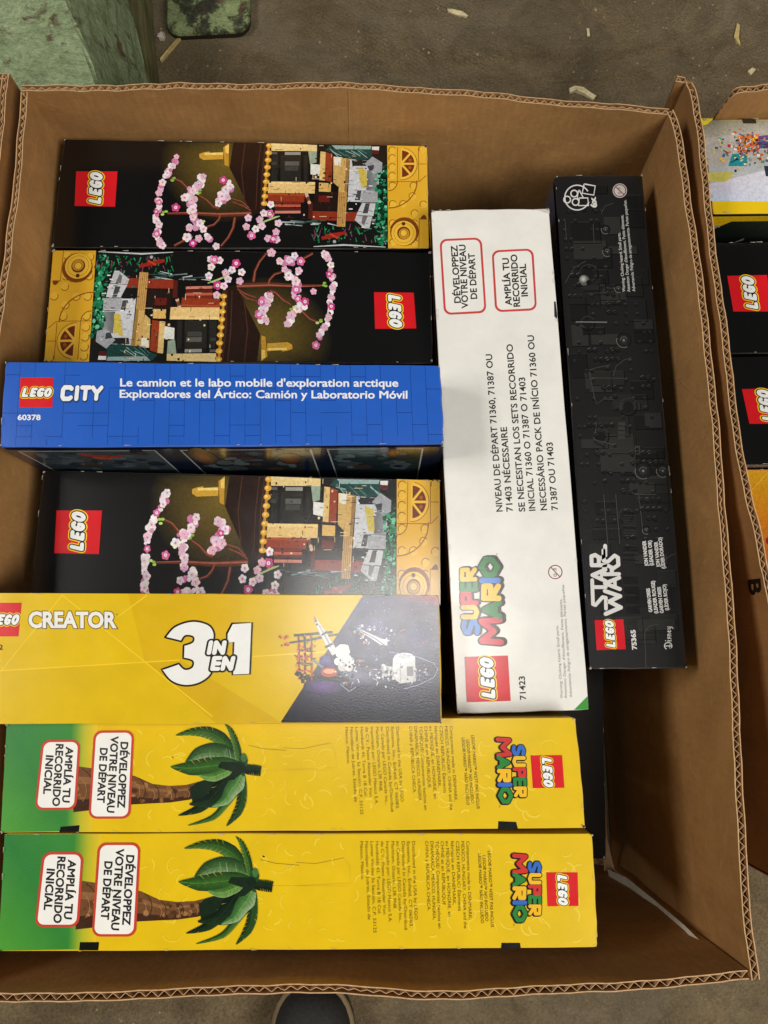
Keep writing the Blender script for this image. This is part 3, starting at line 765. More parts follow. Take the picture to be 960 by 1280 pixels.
def garden_art(info, place):
    root = info['root']
    x = Sheet(place, 1)                                     # picture
    TL, TR, BR, BLc = B1
    e = lambda t, s: tuple(Vector(TL).lerp(Vector(TR), t).lerp(Vector(BLc).lerp(Vector(BR), t), s))
    edge = lambda px, s: e((px - 72) / (535 - 72), s)
    olive = (70, 58, 22)
    gl = [(282, 204)]
    for k in range(28):
        t = 2 * math.pi * k / 28; px, py = 282 + 82 * math.cos(t), 204 + 74 * math.sin(t); tp = edge(min(max(px, 75), 530), .008)
        gl.append((px, max(py, tp[1])))
    gc = [(112, 92, 36)] + [tuple(int(14 + (m_ - 14) * max(0, 1 - math.hypot(q[0] - 282, q[1] - 204) / 78)) for m_ in (112, 92, 36)) for q in gl[1:]]
    x.add(gl, [(0, 1 + k, 1 + (k + 1) % 28) for k in range(28)], gc, 0)
    x.poly([edge(288, .0), edge(336, .0), (331, 268), (314, 266), (302, 240), (287, 210)], (40, 22, 15), 1)
    for k, (a, b_) in enumerate([(303, 0), (323, 0), (329, 0)]):
        x.line([edge(a, 0.005), (a - 1, 215), (a + 4 if k == 0 else a - 3, 262)], [1.4, 1.6, 1.0], (72, 44, 32), 2)
    x.line([edge(331, .0), (329, 262)], 5, (62, 34, 24), 2)
    x.line(za(Cz, (250, 70), (205, 580)), 3.0, (196, 138, 38), 3)
    for k in range(9):
        q = Cz(252 - k * 5.4, 85 + k * 62); x.disc(q[0], q[1], 4.2, (226, 168, 58), 3, 3.0); x.disc(q[0] - 1, q[1] - 0.6, 1.6, (250, 212, 120), 4)
    # dark interior behind everything to the right of the roof
    x.poly([edge(336, .0), edge(484, .0), edge(484, .985), edge(336, .985)], (16, 15, 13), 0.5)
    x.poly(za(Cz, (268, 66), (660, 80), (660, 132), (270, 130)), (232, 204, 140), 3)
    x.poly(za(Cz, (268, 66), (586, 76), (586, 92), (268, 84)), (240, 214, 150), 3.6)
    x.poly(za(Cz, (258, 135), (585, 135), (590, 395), (250, 392)), (26, 24, 22), 2)
    x.poly(za(Cz, (280, 170), (580, 170), (580, 385), (265, 385)), (40, 37, 32), 2.5)
    for (a, b_, c, d, g) in ((385, 140, 520, 165, 150), (385, 220, 508, 256, 92), (385, 262, 500, 300, 66), (275, 140, 320, 160, 90), (270, 225, 315, 250, 60)):
        x.poly(za(Cz, (a, b_), (c, b_), (c, d), (a, d)), (g, g, int(g * .94)), 3)
    x.poly(za(Cz, (330, 135), (348, 135), (345, 390), (326, 390)), (18, 16, 15), 3.2)
    x.poly(za(Cz, (522, 135), (545, 135), (545, 392), (524, 392)), (18, 16, 15), 3.2)
    x.poly(za(Cz, (246, 393), (645, 398), (640, 495), (240, 490)), (228, 192, 124), 3)
    x.poly(za(Cz, (246, 393), (640, 398), (640, 420), (245, 415)), (240, 208, 140), 3.6)
    x.poly(za(Cz, (678, 402), (780, 408), (778, 482), (676, 478)), (220, 178, 100), 3)
    x.poly(za(Cz, (240, 492), (556, 500), (550, 572), (238, 560)), (146, 54, 26), 3)
    x.poly(za(Cz, (240, 492), (556, 500), (554, 516), (240, 508)), (170, 74, 38), 3.5)
    for k, yy in enumerate((575, 600, 626, 655)):
        x.line(za(Cz, (300, yy), (520, yy + rb.uniform(-8, 6))), 3.2, [(120, 40, 24), (190, 92, 70), (96, 30, 20), (206, 130, 110)][k], 3)
    x.poly(za(Cz, (585, 130), (660, 120), (655, 230), (600, 240)), (150, 168, 146), 3)
    x.poly(za(Cz, (605, 240), (690, 250), (680, 345), (605, 330)), (226, 226, 218), 3.3)
    x.disc(*Cz(650, 355), 2.6, (60, 30, 20), 4); x.disc(*Cz(650, 355), 1.5, (232, 210, 170), 4.5)
    x.poly(za(Cz, (690, 135), (735, 140), (725, 385), (680, 380)), (224, 190, 120), 3)
    x.poly(za(Cz, (735, 140), (795, 160), (785, 395), (725, 385)), (150, 58, 28), 3)
    x.poly(za(Cz, (800, 180), (880, 190), (845, 440), (800, 400)), (206, 170, 100), 3)
    x.poly(za(Cz, (805, 180), (880, 188), (868, 262), (810, 250)), (232, 226, 208), 3.5)
    x.poly(za(Cz, (640, 480), (845, 480), (840, 640), (625, 640)), (34, 20, 16), 2)
    x.poly(za(Cz, (675, 512), (770, 512), (768, 570), (672, 570)), (104, 28, 18), 3)
    x.poly(za(Cz, (588, 570), (625, 570), (622, 718), (586, 712)), (84, 30, 20), 3)
    x.poly(za(Cz, (620, 645), (1010, 655), (1000, 735), (618, 720)), (140, 48, 28), 2.6)
    for p in range(5):
        q = Cz(570 + 6 * p, 500 + 18 * p); x.disc(q[0], q[1], 2.2, rb.choice([(120, 60, 40), (60, 28, 22), (210, 180, 150)]), 3.4)
    # tan post
    x.poly(za(Cz, (868, 192), (945, 195), (915, 480), (845, 480)), (206, 166, 96), 4)
    x.poly(za(Cz, (912, 195), (945, 195), (918, 480), (895, 480)), (150, 116, 62), 4.4)
    x.poly(za(Cz, (845, 480), (918, 482), (902, 782), (830, 778)), (196, 152, 84), 4)
    for k in range(4): x.line(za(Cz, (858 + 15 * k, 486), (842 + 15 * k, 778)), 0.7, (156, 114, 60), 4.6)
    # stones, steps
    x.poly(za(Dz, (100, 190), (480, 190), (492, 1040), (60, 1040)), (18, 20, 18), 1)
    x.poly(za(Dz, (135, 225), (330, 240), (420, 380), (400, 525), (240, 525), (110, 640), (125, 400)), (200, 202, 205), 2)
    x.poly(za(Dz, (300, 330), (400, 350), (405, 520), (290, 520)), [(110, 112, 116), (150, 152, 156), (140, 142, 146), (90, 92, 96)], 2.6)
    x.poly(za(Dz, (150, 235), (300, 240), (300, 290), (160, 290)), (30, 30, 30), 3)
    x.poly(za(Dz, (210, 300), (290, 330), (300, 500), (245, 500), (225, 400)), (204, 182, 76), 3)
    x.poly(za(Dz, (275, 270), (350, 200), (445, 260), (440, 350), (360, 370), (330, 330)), (160, 162, 168), 3.4)
    x.poly(za(Dz, (300, 290), (365, 280), (360, 335), (320, 335)), (60, 62, 68), 3.8)
    x.poly(za(Dz, (200, 525), (400, 535), (400, 640), (130, 632)), (204, 204, 206), 3)
    x.poly(za(Dz, (245, 535), (400, 540), (400, 640), (235, 640)), (164, 165, 168), 3.3)
    x.poly(za(Dz, (205, 525), (245, 525), (230, 620), (180, 620)), (70, 70, 72), 3.7)
    x.poly(za(Dz, (250, 645), (380, 650), (360, 770), (195, 760)), (198, 198, 200), 3)
    x.poly(za(Dz, (285, 650), (325, 650), (305, 745), (255, 745)), (66, 66, 68), 3.7)
    x.poly(za(Dz, (195, 765), (350, 775), (320, 890), (275, 890), (180, 810)), (188, 188, 190), 3)
    x.poly(za(Dz, (255, 770), (305, 772), (270, 860), (245, 840)), (110, 104, 106), 3.7)
    # teal bush with light strokes
    x.poly(za(Dz, (-60, 95), (345, 100), (345, 215), (240, 240), (60, 200), (-100, 140)), (22, 66, 62), 2)
    x.poly(za(Dz, (-40, 92), (340, 98), (330, 130), (0, 130)), (150, 176, 172), 2.5)
    for k in range(12):
        a = rb.uniform(-60, 260); x.line(za(Dz, (a, rb.uniform(120, 160)), (a + 90, rb.uniform(170, 235))), 0.8, rb.choice([(80, 130, 122), (160, 186, 180), (16, 46, 44)]), 3)
    x.poly(za(Dz, (345, 105), (415, 105), (412, 140), (345, 136)), (230, 226, 222), 3); x.poly(za(Dz, (345, 138), (412, 142), (410, 180), (350, 178)), (86, 24, 26), 3)
    # foliage
    for k in range(230):
        a, b_ = rb.uniform(380, 487), rb.uniform(290, 1045)
        q = Dz(a, b_); r = rb.uniform(0.7, 2.8)
        x.disc(q[0], q[1], r, rb.choice([(20, 110, 66), (44, 150, 100), (12, 66, 42), (110, 196, 156), (24, 128, 80), (8, 34, 24), (10, 48, 34)]), 2 + rb.uniform(0, 1.2), r * rb.uniform(0.6, 1.4), n=6)
    for k in range(90):
        q = (rb.uniform(392, 484), rb.uniform(285, 304)); c = rb.choice([(18, 92, 50), (30, 130, 76), (10, 44, 26), (120, 60, 90), (56, 150, 96)])
        x.line([q, (q[0] + rb.uniform(-3, 3), q[1] + rb.uniform(-9, 3))], [1.6, 0.6], c, 2.5 + rb.uniform(0, 1))
    for k in range(14):
        q = (rb.uniform(346, 412), 276 + rb.uniform(-3, 6)); x.line([q, (q[0] + rb.uniform(10, 26), q[1] + rb.uniform(-2, 4))], [1.5, 0.5], rb.choice([(196, 206, 208), (120, 140, 140), (60, 84, 80)]), 2.4)
    x.line(za(Cz, (700, 880), (800, 855), (910, 830)), [4, 6, 3], (150, 36, 26), 4); x.line(za(Cz, (770, 840), (840, 880)), 2.5, (190, 60, 40), 4.2)
    x.disc(*Cz(810, 908), 3.8, (30, 28, 28), 4.4); x.disc(*Cz(810, 908), 2.0, (170, 172, 176), 4.8)
    for k in range(120):
        a, b_ = rb.uniform(250, 1000), rb.uniform(70, 740)
        if 270 < a < 585 and 140 < b_ < 385 and rb.random() < .7: continue
        q = Cz(a, b_); w_, h_ = rb.choice(((rb.uniform(3, 11), .5), (.5, rb.uniform(2, 7)), (rb.uniform(1, 2.6), rb.uniform(1, 2.6))))
        x.rect(q[0], q[1], q[0] + w_, q[1] + h_, rb.choice([(28, 16, 12), (250, 230, 186), (92, 40, 24), (120, 92, 56), (20, 18, 16), (236, 214, 168), (60, 30, 22)]), 4.8)
    for k in range(60):
        q = Dz(rb.uniform(120, 400), rb.uniform(230, 880)); x.rect(q[0], q[1], q[0] + rb.uniform(1, 5), q[1] + rb.choice((.5, .6, 1.4)), rb.choice([(226, 228, 230), (120, 122, 126), (84, 86, 90), (210, 212, 214)]), 4.4)
    x.line([(392, 308.6), (430, 306.5), (482, 309.2)], [0.8, 2.0, 0.8], (196, 200, 200), 3.6)
    x.build('picture_print', root, M['photo'])
    # gold finial, branches, blossom
    x = Sheet(place, 3)
    x.poly(za(A, (717, 112), (735, 106), (760, 102), (762, 108), (820, 104), (820, 135), (735, 138), (718, 128)), (206, 158, 54), 1)
    x.poly(za(A, (740, 108), (820, 107), (820, 116), (740, 117)), (246, 214, 120), 1.5)
    x.poly(za(A, (820, 84), (845, 66), (843, 166), (826, 160)), (196, 146, 48), 1); x.poly(za(A, (828, 82), (845, 70), (844, 110), (830, 108)), (240, 202, 104), 1.5)
    br = (104, 46, 30); brl = (164, 96, 74)
    for pts, wd in ((((600, 215), (640, 232), (672, 265), (690, 295)), [2, 3, 3.4, 3]), (((715, 290), (750, 312), (778, 340), (802, 348)), [2, 2.8, 3.2, 3]),
                    (((580, 368), (680, 366), (800, 372), (940, 368)), [2.2, 3.6, 5.4, 6]), (((750, 425), (780, 416), (800, 395), (808, 376)), [2.4, 3, 3, 3]),
                    (((870, 385), (862, 430), (842, 470), (810, 508)), [4, 3.4, 3, 2.6]), (((855, 305), (900, 318), (930, 345)), [1.6, 2, 2]), (((860, 320), (905, 336), (938, 356)), [1.6, 2, 2]),
                    (((610, 506), (640, 490), (665, 478)), [3, 3, 2.4])):
        p = za(A, *pts); x.line(p, wd, br, 0); x.line([(a, b_ - 0.7) for a, b_ in p], [q * 0.3 for q in wd], brl, 0.6)
    for a, b_ in ((600, 222), (566, 368), (712, 275), (728, 408)):
        q = A(a, b_)
        for k in range(3): x.disc(q[0] + rb.uniform(-3, 3), q[1] + rb.uniform(-3, 3), 2.4, rb.choice([(170, 206, 90), (198, 222, 130), (140, 180, 70)]), 1, 1.6, n=6)
    for pts, n, spread, rr in ((((620, 125), (605, 165), (580, 195), (560, 235), (545, 280), (545, 320), (533, 360), (535, 400), (545, 415), (535, 455), (548, 485), (560, 505)), 62, 4.2, 3.6),
                      (((735, 210), (715, 245), (690, 270), (655, 300), (617, 342), (685, 312), (690, 350), (690, 385), (720, 410), (675, 430), (735, 435), (665, 470), (715, 475), (755, 470), (690, 495), (790, 508)), 80, 6.5, 4.2),
                      (((820, 225), (850, 250), (832, 265), (815, 295), (838, 300), (800, 325)), 34, 6, 4.0)):
        pp = za(A, *pts)
        for k in range(n):
            j_ = rb.randrange(len(pp) - 1); q = Vector(pp[j_]).lerp(Vector(pp[j_ + 1]), rb.random())
            if (Vector(pp[j_]) - Vector(pp[j_ + 1])).length > 16: continue
            x.disc(q[0] + rb.uniform(-spread, spread) * .6, q[1] + rb.uniform(-spread, spread) * .6, rr * rb.uniform(.5, 1.15), rb.choice([(240, 222, 228), (226, 180, 200), (206, 120, 164), (248, 242, 240), (238, 226, 228), (214, 150, 180)]), 1.2 + k % 5 * 0.2, n=7)
        for q in pp: blossom(x, q[0], q[1], rr * rb.uniform(0.9, 1.3), 2.4, rb.random() < 0.2)
    for a, b_, dp in ((265, 590, 0), (258, 670, 1), (170, 720, 0), (72, 705, 0), (55, 780, 0), (100, 855, 1), (135, 800, 0), (190, 775, 0), (330, 750, 0), (310, 825, 0), (240, 880, 0), (315, 890, 0), (285, 885, 1), (205, 665, 0)):
        blossom(x, *Cz(a, b_), 5.2 if dp else 4.4, 2, dp)
    x.line(za(Cz, (150, 770), (200, 740), (300, 700), (340, 690)), [1.5, 2, 2.4, 1], (180, 196, 130), 1.2)
    x.build('blossom_print', root, M['photo'])
    # yellow brick end band
    x = Sheet(place, 2); Y = (226, 172, 44); YD = (146, 86, 20); YL = (244, 200, 84)
    c0, c1 = (484, 181.9), (485.2, 310.6)
    x.poly([c0, (533.6, 183.2), (536, 310.6), c1], [(228, 174, 44), (232, 180, 54), (222, 170, 44), (222, 168, 40)], 0)
    for (a, b_), (c, d) in (((590, 110), (590, 440)), ((500, 440), (790, 440)), ((790, 110), (795, 440)), ((790, 270), (868, 270)), ((800, 440), (866, 380)), ((800, 790), (795, 1080)), ((800, 800), (872, 800))):
        x.line(za(Dz, (a, b_), (c, d)), 0.7, YD, 1)
    for a, b_ in ((540, 140), (540, 215), (540, 300), (540, 385), (542, 480), (545, 655), (645, 655), (735, 580), (745, 480), (755, 745), (545, 840), (750, 840), (840, 660), (550, 1020), (755, 1030), (830, 130)):
        q = Dz(a, b_); x.disc(q[0], q[1], 4.2, (232, 184, 60), 1.2); x.arc(q[0], q[1], 4.4, 150, 330, 0.9, YD, 1.6, 8); x.arc(q[0], q[1], 4.1, -20, 120, 0.6, YL, 1.6, 6)
    q = Dz(500, 440); x.arc(q[0], q[1], 36, -2, 92, 1.3, YD, 1.7, 16, 33); x.arc(q[0], q[1], 11.5, 0, 90, 1.0, YD, 1.7, 10)
    q = Dz(625, 270)
    x.add([q] + [(q[0] + 19 * math.cos(math.radians(t)), q[1] + 19 * math.sin(math.radians(t))) for t in range(-90, 91, 12)], [tuple(range(17))], (112, 48, 22), 2)
    x.arc(q[0], q[1], 18.2, -92, 92, 3.0, (240, 190, 66), 2.6, 18); x.arc(q[0], q[1], 20, -80, 92, 0.8, YD, 2.4, 18)
    x.line([(q[0], q[1] - 19), (q[0], q[1] + 19)], 2.2, (236, 186, 60), 2.8)
    for t in (-48, 0, 48): x.line([q, (q[0] + 17 * math.cos(math.radians(t)), q[1] + 17 * math.sin(math.radians(t)))], 2.6, (240, 190, 66), 2.7)
    for t in (-22, 24): x.disc(q[0] + 12 * math.cos(math.radians(t)), q[1] + 12 * math.sin(math.radians(t)), 2.2, (166, 84, 30), 2.4)
    q = Dz(650, 935)
    x.disc(q[0] + 1, q[1] - 2, 18, (134, 72, 20), 1.8, n=20); x.disc(q[0], q[1], 15.5, (234, 184, 58), 2.2, n=20); x.arc(q[0], q[1], 17, 200, 360, 2.6, (120, 62, 18), 2.5, 16); x.arc(q[0], q[1], 12.4, 0, 360, 0.7, (190, 134, 40), 2.6, 20)
    x.disc(q[0], q[1], 8.2, (104, 54, 18), 2.7, n=16); x.disc(q[0] + .4, q[1] + .8, 6.8, (196, 140, 40), 2.9, n=14); x.disc(q[0], q[1], 4.2, (236, 188, 64), 3.2, n=12); x.arc(q[0], q[1], 4.2, 0, 360, .6, YD, 3.5, 12); x.disc(*Dz(648, 845), 2.4, (80, 40, 16), 2.8)
    x.poly(za(Dz, (805, 800), (868, 800), (862, 770), (845, 758), (825, 770)), (116, 60, 20), 2)
    x.build('brick_band_print', root)
    x = Sheet(place, 2)
    brand_square(x, [(93.4, 257.7), (95.4, 214.5), (147, 214.5), (144, 258.6)], 1)
    x.build('brand_square', root)

GG = 'black garden boxes with blossom print standing on end'
def garden_box(label, quad, z, flip=False, art=True, group=GG):
    info = toy_box('toy_set_box', label, quad, z, BLACK, group, worn=0.22)
    garden_art(info, place_via(B1 if not flip else [B1[2], B1[3], B1[0], B1[1]], info))
    return info
garden_box('black box with pink blossom print standing against the far carton wall', B1, 0.36)
garden_box('black blossom box turned round, its yellow band at the left carton wall', B2, 0.36, True)
garden_box('black blossom box wedged between the blue box and the yellow three in one box', B4, 0.36)

# ---------------------------------------------------------------- blue truck box
i = toy_box('toy_set_box', 'blue box with white two line French and Spanish title, standing highest in the carton', BL, 0.43, (34, 92, 190), side=(24, 34, 66), worn=0.3)
x = Sheet(i['place'], 1); dk = (22, 66, 152)
TLq, TRq, BRq, BLq = [Vector(p) for p in BL]
bp = lambda u, v: tuple(TLq.lerp(TRq, u).lerp(BLq.lerp(BRq, u), v))
nc = 29
for k in range(1, nc):
    u = k / nc; v = 0
    while v < 0.98:
        l = rb.choice([0.15, 0.3, 0.3, 0.45, 0.6]); 
        if rb.random() < 0.86: x.line([bp(u, v + 0.01), bp(u, min(0.98, v + l))], 0.55, dk, 0)
        v += l
for k in range(nc):
    for v in (0.15, 0.3, 0.45, 0.6, 0.75, 0.88):
        if rb.random() < 0.28: x.line([bp(k / nc, v), bp((k + 1) / nc, v)], 0.6, (18, 58, 140), 0.4)
x.build('brick_pattern_print', i['root'])
x = Sheet(i['place'], 2); brand_square(x, [(25.6, 472.2), (66.6, 472.2), (65.6, 509.4), (24, 509.4)], 0); x.build('brand_square', i['root'])
x = Sheet(i['place'], 2); Wt = (236, 238, 240)
CTY = [letter_strokes('C', 0, 0.85, .14), letter_strokes('I', 0.96, 0.28, .14), letter_strokes('T', 1.3, 0.8, .14), letter_strokes('Y', 2.06, 0.9, .14)]
block_letters(CTY, [(77, 481.5), (129.5, 482), (127.5, 501), (75, 501.5)], 2.95, x, [Wt] * 4, 0, 0.05, (0.02, 0.06), (40, 60, 100))
x.build('theme_lettering', i['root'])
x = Sheet(i['place'], 2)
x.text("Le camion et le labo mobile d'exploration arctique", (149.4, 482.9), (498, 483.4), 9.4, Wt, 0, 0.022)
x.text('Exploradores del Ártico: Camión y Laboratorio Móvil', (148.8, 497), (510, 498.2), 9.4, Wt, 0, 0.022)
x.build('title_lettering', i['root']); x = Sheet(i['place'], 2)
x.text('60378', (21.9, 525), (51, 525), 6.3, Wt, 0, 0.03)
x.build('item_number', i['root'])
# snowy picture panel on the upright face that looks towards the viewer
x = Sheet(side_place(i, 3, 2), 1)
x.poly([(0.0, 0.004), (1, 0.004), (1, .2), (0, .2)], (26, 36, 58), 0)
for (u0, u1, cols) in ((0.03, 0.345, [(60, 74, 84), (84, 96, 104), (40, 52, 60), (30, 40, 50)]), (0.40, 0.70, [(34, 44, 60), (60, 62, 66), (42, 40, 44), (24, 30, 44)]), (0.735, 0.955, [(40, 60, 66), (54, 70, 60), (30, 40, 50), (26, 36, 46)])):
    x.poly([(u0, 0.008), (u1, 0.008), (u1 - 0.005, .19), (u0 + 0.005, .19)], (198, 204, 208), 0.5)
    x.poly([(u0 + .004, 0.010), (u1 - .004, 0.010), (u1 - 0.008, .19), (u0 + 0.008, .19)], cols, 1)
    for k in range(36):
        u, v = rb.uniform(u0 + .03, u1 - .03), rb.uniform(0.014, 0.08)
        x.disc(u, v, rb.uniform(0.01, 0.028), rb.choice([(104, 118, 126), (70, 82, 90), (40, 50, 60), (88, 102, 110), (80, 62, 52)]), 1.4 + k * 0.03, rb.uniform(0.003, 0.009), 8, 0)
x.line([(0.16, 0.022), (0.25, 0.03)], 0.008, (186, 60, 36), 3); x.line([(0.18, 0.03), (0.22, 0.036)], 0.006, (206, 90, 50), 3.2)
x.glow(0.44, 0.03, 0.03, 0.03, (176, 116, 62), (60, 58, 62), 3); x.glow(0.64, 0.04, 0.03, 0.02, (150, 92, 46), (46, 44, 50), 3); x.glow(0.885, 0.022, 0.016, 0.016, (200, 140, 58), (52, 62, 58), 3)
x.line([(0.69, 0.01), (0.665, .1)], 0.01, (26, 36, 70), 3)
x.build('picture_print', i['root'], M['photo'])

# ---------------------------------------------------------------- yellow three in one box
i = toy_box('toy_set_box', 'plain yellow box with big white 3 and 1 and dark space picture', CR, 0.41, (222, 184, 10), side=(200, 150, 16), worn=0.3)
x = Sheet(i['place'], 1); Y2 = (246, 206, 40)
x.poly([CR[0], (160, 742), (181, 827), (3, 838), (-22, 838)], (226, 188, 14), 0); x.poly([(181, 827), (225, 825), (352, 903), (270, 904)], (214, 172, 12), 0)
x.poly([(160, 742), (300, 743), (300, 822), (181, 827)], (219, 177, 10), 0.2)
for a, b_ in (((0, 838.4), (225, 825)), ((78, 744), (181, 827)), ((78, 744), (3, 837)), ((184, 744), (147, 771)), ((181, 827), (266, 896)), ((316, 820.6), (407, 814.6))):
    x.line([a, b_], 1.5, Y2, 1)
x.build('facet_print', i['root'])
x = Sheet(i['place'], 2)
pq = [(453.7, 744.2), (548, 745), (551, 902.6), (351, 902.6)]
x.poly(pq, [(52, 48, 92), (60, 34, 60), (22, 22, 34), (18, 16, 26)], 0)
x.poly([(485, 744.8), (548, 745.2), (549, 758), (500, 752)], [(60, 40, 74), (150, 30, 40), (96, 30, 60), (52, 44, 84)], 0.6)
for (a, b_, r1, r2, c1) in ((470, 785, 34, 22, (70, 62, 120)), (405, 858, 26, 12, (104, 72, 140)), (520, 800, 26, 30, (62, 56, 104)), (450, 845, 40, 14, (120, 118, 140))):
    x.glow(a, b_, r1, r2, c1, (34, 32, 58), 0.8)
for k in range(60):
    x.disc(rb.uniform(455, 545), rb.uniform(750, 850), rb.uniform(0.3, 0.7), (150, 150, 190), 1.2, n=5)
E = zoomed(340, 760, 960 / 220)
def ep(*p): return [E(a, b_) for a, b_ in p]
# launch tower
for a in (145, 178, 214): x.line(ep((a, 150), (a + 4, 390)), 2.6, rb.choice([(60, 30, 24), (150, 62, 30)]), 2)
for yy in (230, 262, 300, 340): x.line(ep((135, yy), (222, yy + 6)), 2.2, rb.choice([(196, 70, 34), (120, 40, 24), (50, 40, 44)]), 2.4)
for k in range(26): x.disc(*E(rb.uniform(136, 222), rb.uniform(210, 350)), rb.uniform(.8, 2), rb.choice([(210, 88, 40), (230, 140, 60), (70, 36, 30), (40, 36, 40)]), 2.6 + k * .02, n=6)
x.line(ep((120, 150), (240, 140), (330, 132)), 3, (34, 34, 42), 2.6); x.line(ep((95, 190), (200, 175), (330, 148), (460, 135)), [2, 3, 2.6, 1.4], (46, 52, 74), 2.8)
x.line(ep((130, 350), (165, 372), (205, 380)), 7, (30, 28, 36), 2.2); x.line(ep((165, 380), (170, 410)), 4, (24, 22, 30), 2.2)
for k in range(12): x.disc(*E(60 + rb.uniform(-18, 34), 180 + rb.uniform(-32, 26)), rb.uniform(1, 2.4), rb.choice([(190, 60, 40), (226, 120, 70), (140, 40, 34)]), 2.5 + .05 * k, n=6)
# rocket
x.line(ep((232, 45), (245, 78), (275, 130), (318, 205), (345, 250)), [0.6, 4.6, 7.4, 8.4, 8.4], (214, 210, 206), 3); x.line(ep((232, 45), (242, 78)), [.6, 3.4], (120, 112, 104), 3.5)
x.line(ep((240, 90), (252, 88)), 2.4, (30, 30, 34), 3.6); x.line(ep((270, 148), (302, 130)), 2.2, (44, 44, 50), 3.6); x.line(ep((290, 215), (330, 195)), 3, (40, 40, 46), 3.6); x.line(ep((256, 92), (300, 170), (322, 215)), 2, (164, 160, 160), 3.4)
# globe, astronaut, base
x.disc(*E(305, 300), 11, (40, 26, 86), 3, 10, 16); x.glow(*E(295, 285), 8, 7, (92, 74, 150), (40, 26, 86), 3.4)
for a, b_, r, c in ((385, 238, 9.5, (222, 218, 210)), (380, 240, 6.4, (206, 160, 62)), (376, 236, 3, (240, 214, 140)), (400, 285, 8.5, (224, 222, 216)), (360, 292, 5, (214, 212, 208)), (428, 290, 5, (210, 208, 206)), (385, 320, 6, (196, 194, 194)), (420, 325, 5, (220, 218, 214)), (405, 215, 3.4, (230, 226, 220))):
    x.disc(*E(a, b_), r, c, 3.6 + r * 0.01, n=10)
for k in range(16): x.disc(*E(390 + rb.uniform(-45, 55), 300 + rb.uniform(-25, 80)), rb.uniform(.6, 2), rb.choice([(60, 60, 66), (130, 130, 134), (234, 232, 228), (40, 38, 44)]), 4 + k * .03, n=6)
x.disc(*E(312, 350), 10.5, (176, 66, 32), 3.8, 6, 14); x.disc(*E(312, 345), 7, (226, 150, 110), 4.2, 3, 12); x.line(ep((225, 285), (280, 325)), [4, 2], (120, 120, 126), 3.8)
x.line(ep((225, 380), (330, 385), (420, 392)), [5, 7, 4], (26, 24, 34), 3)
# shuttle
x.poly(ep((470, 112), (510, 128), (560, 150), (600, 170), (632, 172), (628, 205), (590, 200), (540, 165), (480, 130)), (206, 206, 206), 3); x.line(ep((470, 118), (560, 165), (620, 208)), 1.2, (90, 90, 104), 3.5)
for k in range(18): x.disc(*E(rb.uniform(450, 560), rb.uniform(90, 150)), rb.uniform(.6, 1.7), rb.choice([(230, 228, 220), (200, 150, 90), (120, 170, 190), (170, 170, 180)]), 3.6, n=6)
# white station robot
x.poly(ep((660, 275), (780, 270), (785, 400), (700, 412), (655, 380)), [(224, 222, 218), (206, 204, 202), (180, 178, 178), (208, 206, 204)], 3); x.disc(*E(722, 272), 13.5, (232, 230, 226), 3.6, 6.4, 14); x.disc(*E(722, 265), 8, (196, 196, 196), 4, 3, 12)
x.poly(ep((735, 320), (770, 318), (772, 370), (738, 372)), (110, 110, 116), 4); x.line(ep((700, 300), (702, 405)), .9, (160, 160, 164), 4)
for k in range(34): x.disc(*E(rb.uniform(600, 680), rb.uniform(310, 390)), rb.uniform(.7, 2.4), rb.choice([(226, 224, 220), (196, 194, 194), (150, 150, 156)]), 3.7 + k * .01, n=6)
for k in range(14): x.disc(*E(rb.uniform(775, 850), rb.uniform(320, 390)), rb.uniform(.6, 1.8), rb.choice([(190, 190, 200), (120, 130, 170), (160, 90, 80)]), 3.7, n=6)
x.line(ep((640, 240), (780, 262), (880, 300), (905, 335), (880, 380), (800, 420), (720, 440)), 0.8, (150, 160, 200), 4); x.line(ep((800, 150), (830, 200), (850, 180)), .9, (150, 60, 70), 3)
for k in range(230):
    a, b_ = rb.choice(((rb.gauss(560, 90), rb.gauss(340, 38)), (rb.gauss(420, 35), rb.gauss(330, 45)), (rb.gauss(720, 70), rb.gauss(380, 30)), (rb.gauss(560, 60), rb.gauss(150, 30))))
    if not (370 < a < 890 and 80 < b_ < 440): continue
    q = E(a, b_); c = rb.choice([(196, 198, 206), (150, 152, 166), (110, 112, 134), (226, 226, 230), (84, 84, 110), (60, 58, 84), (190, 120, 80), (120, 140, 180)])
    if rb.random() < .5: x.disc(q[0], q[1], rb.uniform(.5, 1.7), c, 2.9, n=6)
    else: t = rb.uniform(0, 3.14); r = rb.uniform(.8, 3.4); x.line([(q[0] - r * math.cos(t), q[1] - r * math.sin(t)), (q[0] + r * math.cos(t), q[1] + r * math.sin(t))], rb.uniform(.4, 1.1), c, 2.9)
for k in range(40):
    q = E(rb.uniform(130, 240), rb.uniform(140, 400)); t = rb.choice((0, 1.57, .8, -.8)); r = rb.uniform(1, 4)
    x.line([(q[0] - r * math.cos(t), q[1] - r * math.sin(t)), (q[0] + r * math.cos(t), q[1] + r * math.sin(t))], rb.uniform(.5, 1.3), rb.choice([(40, 32, 34), (200, 80, 36), (236, 150, 60), (120, 50, 28), (70, 60, 60)]), 2.9)
x.line(ep((380, 420), (420, 455), (460, 430)), .9, (170, 170, 184), 3); x.line([(352, 902.2), (551, 902.2)], 2.2, (12, 11, 14), 2)
x.build('space_picture_print', i['root'], M['photo'])
x = Sheet(i['place'], 2); brand_square(x, [(-14, 753.4), (27.5, 753.4), (23.4, 795.6), (-18, 795.6)], 0); x.build('brand_square', i['root'])
x = Sheet(i['place'], 2)
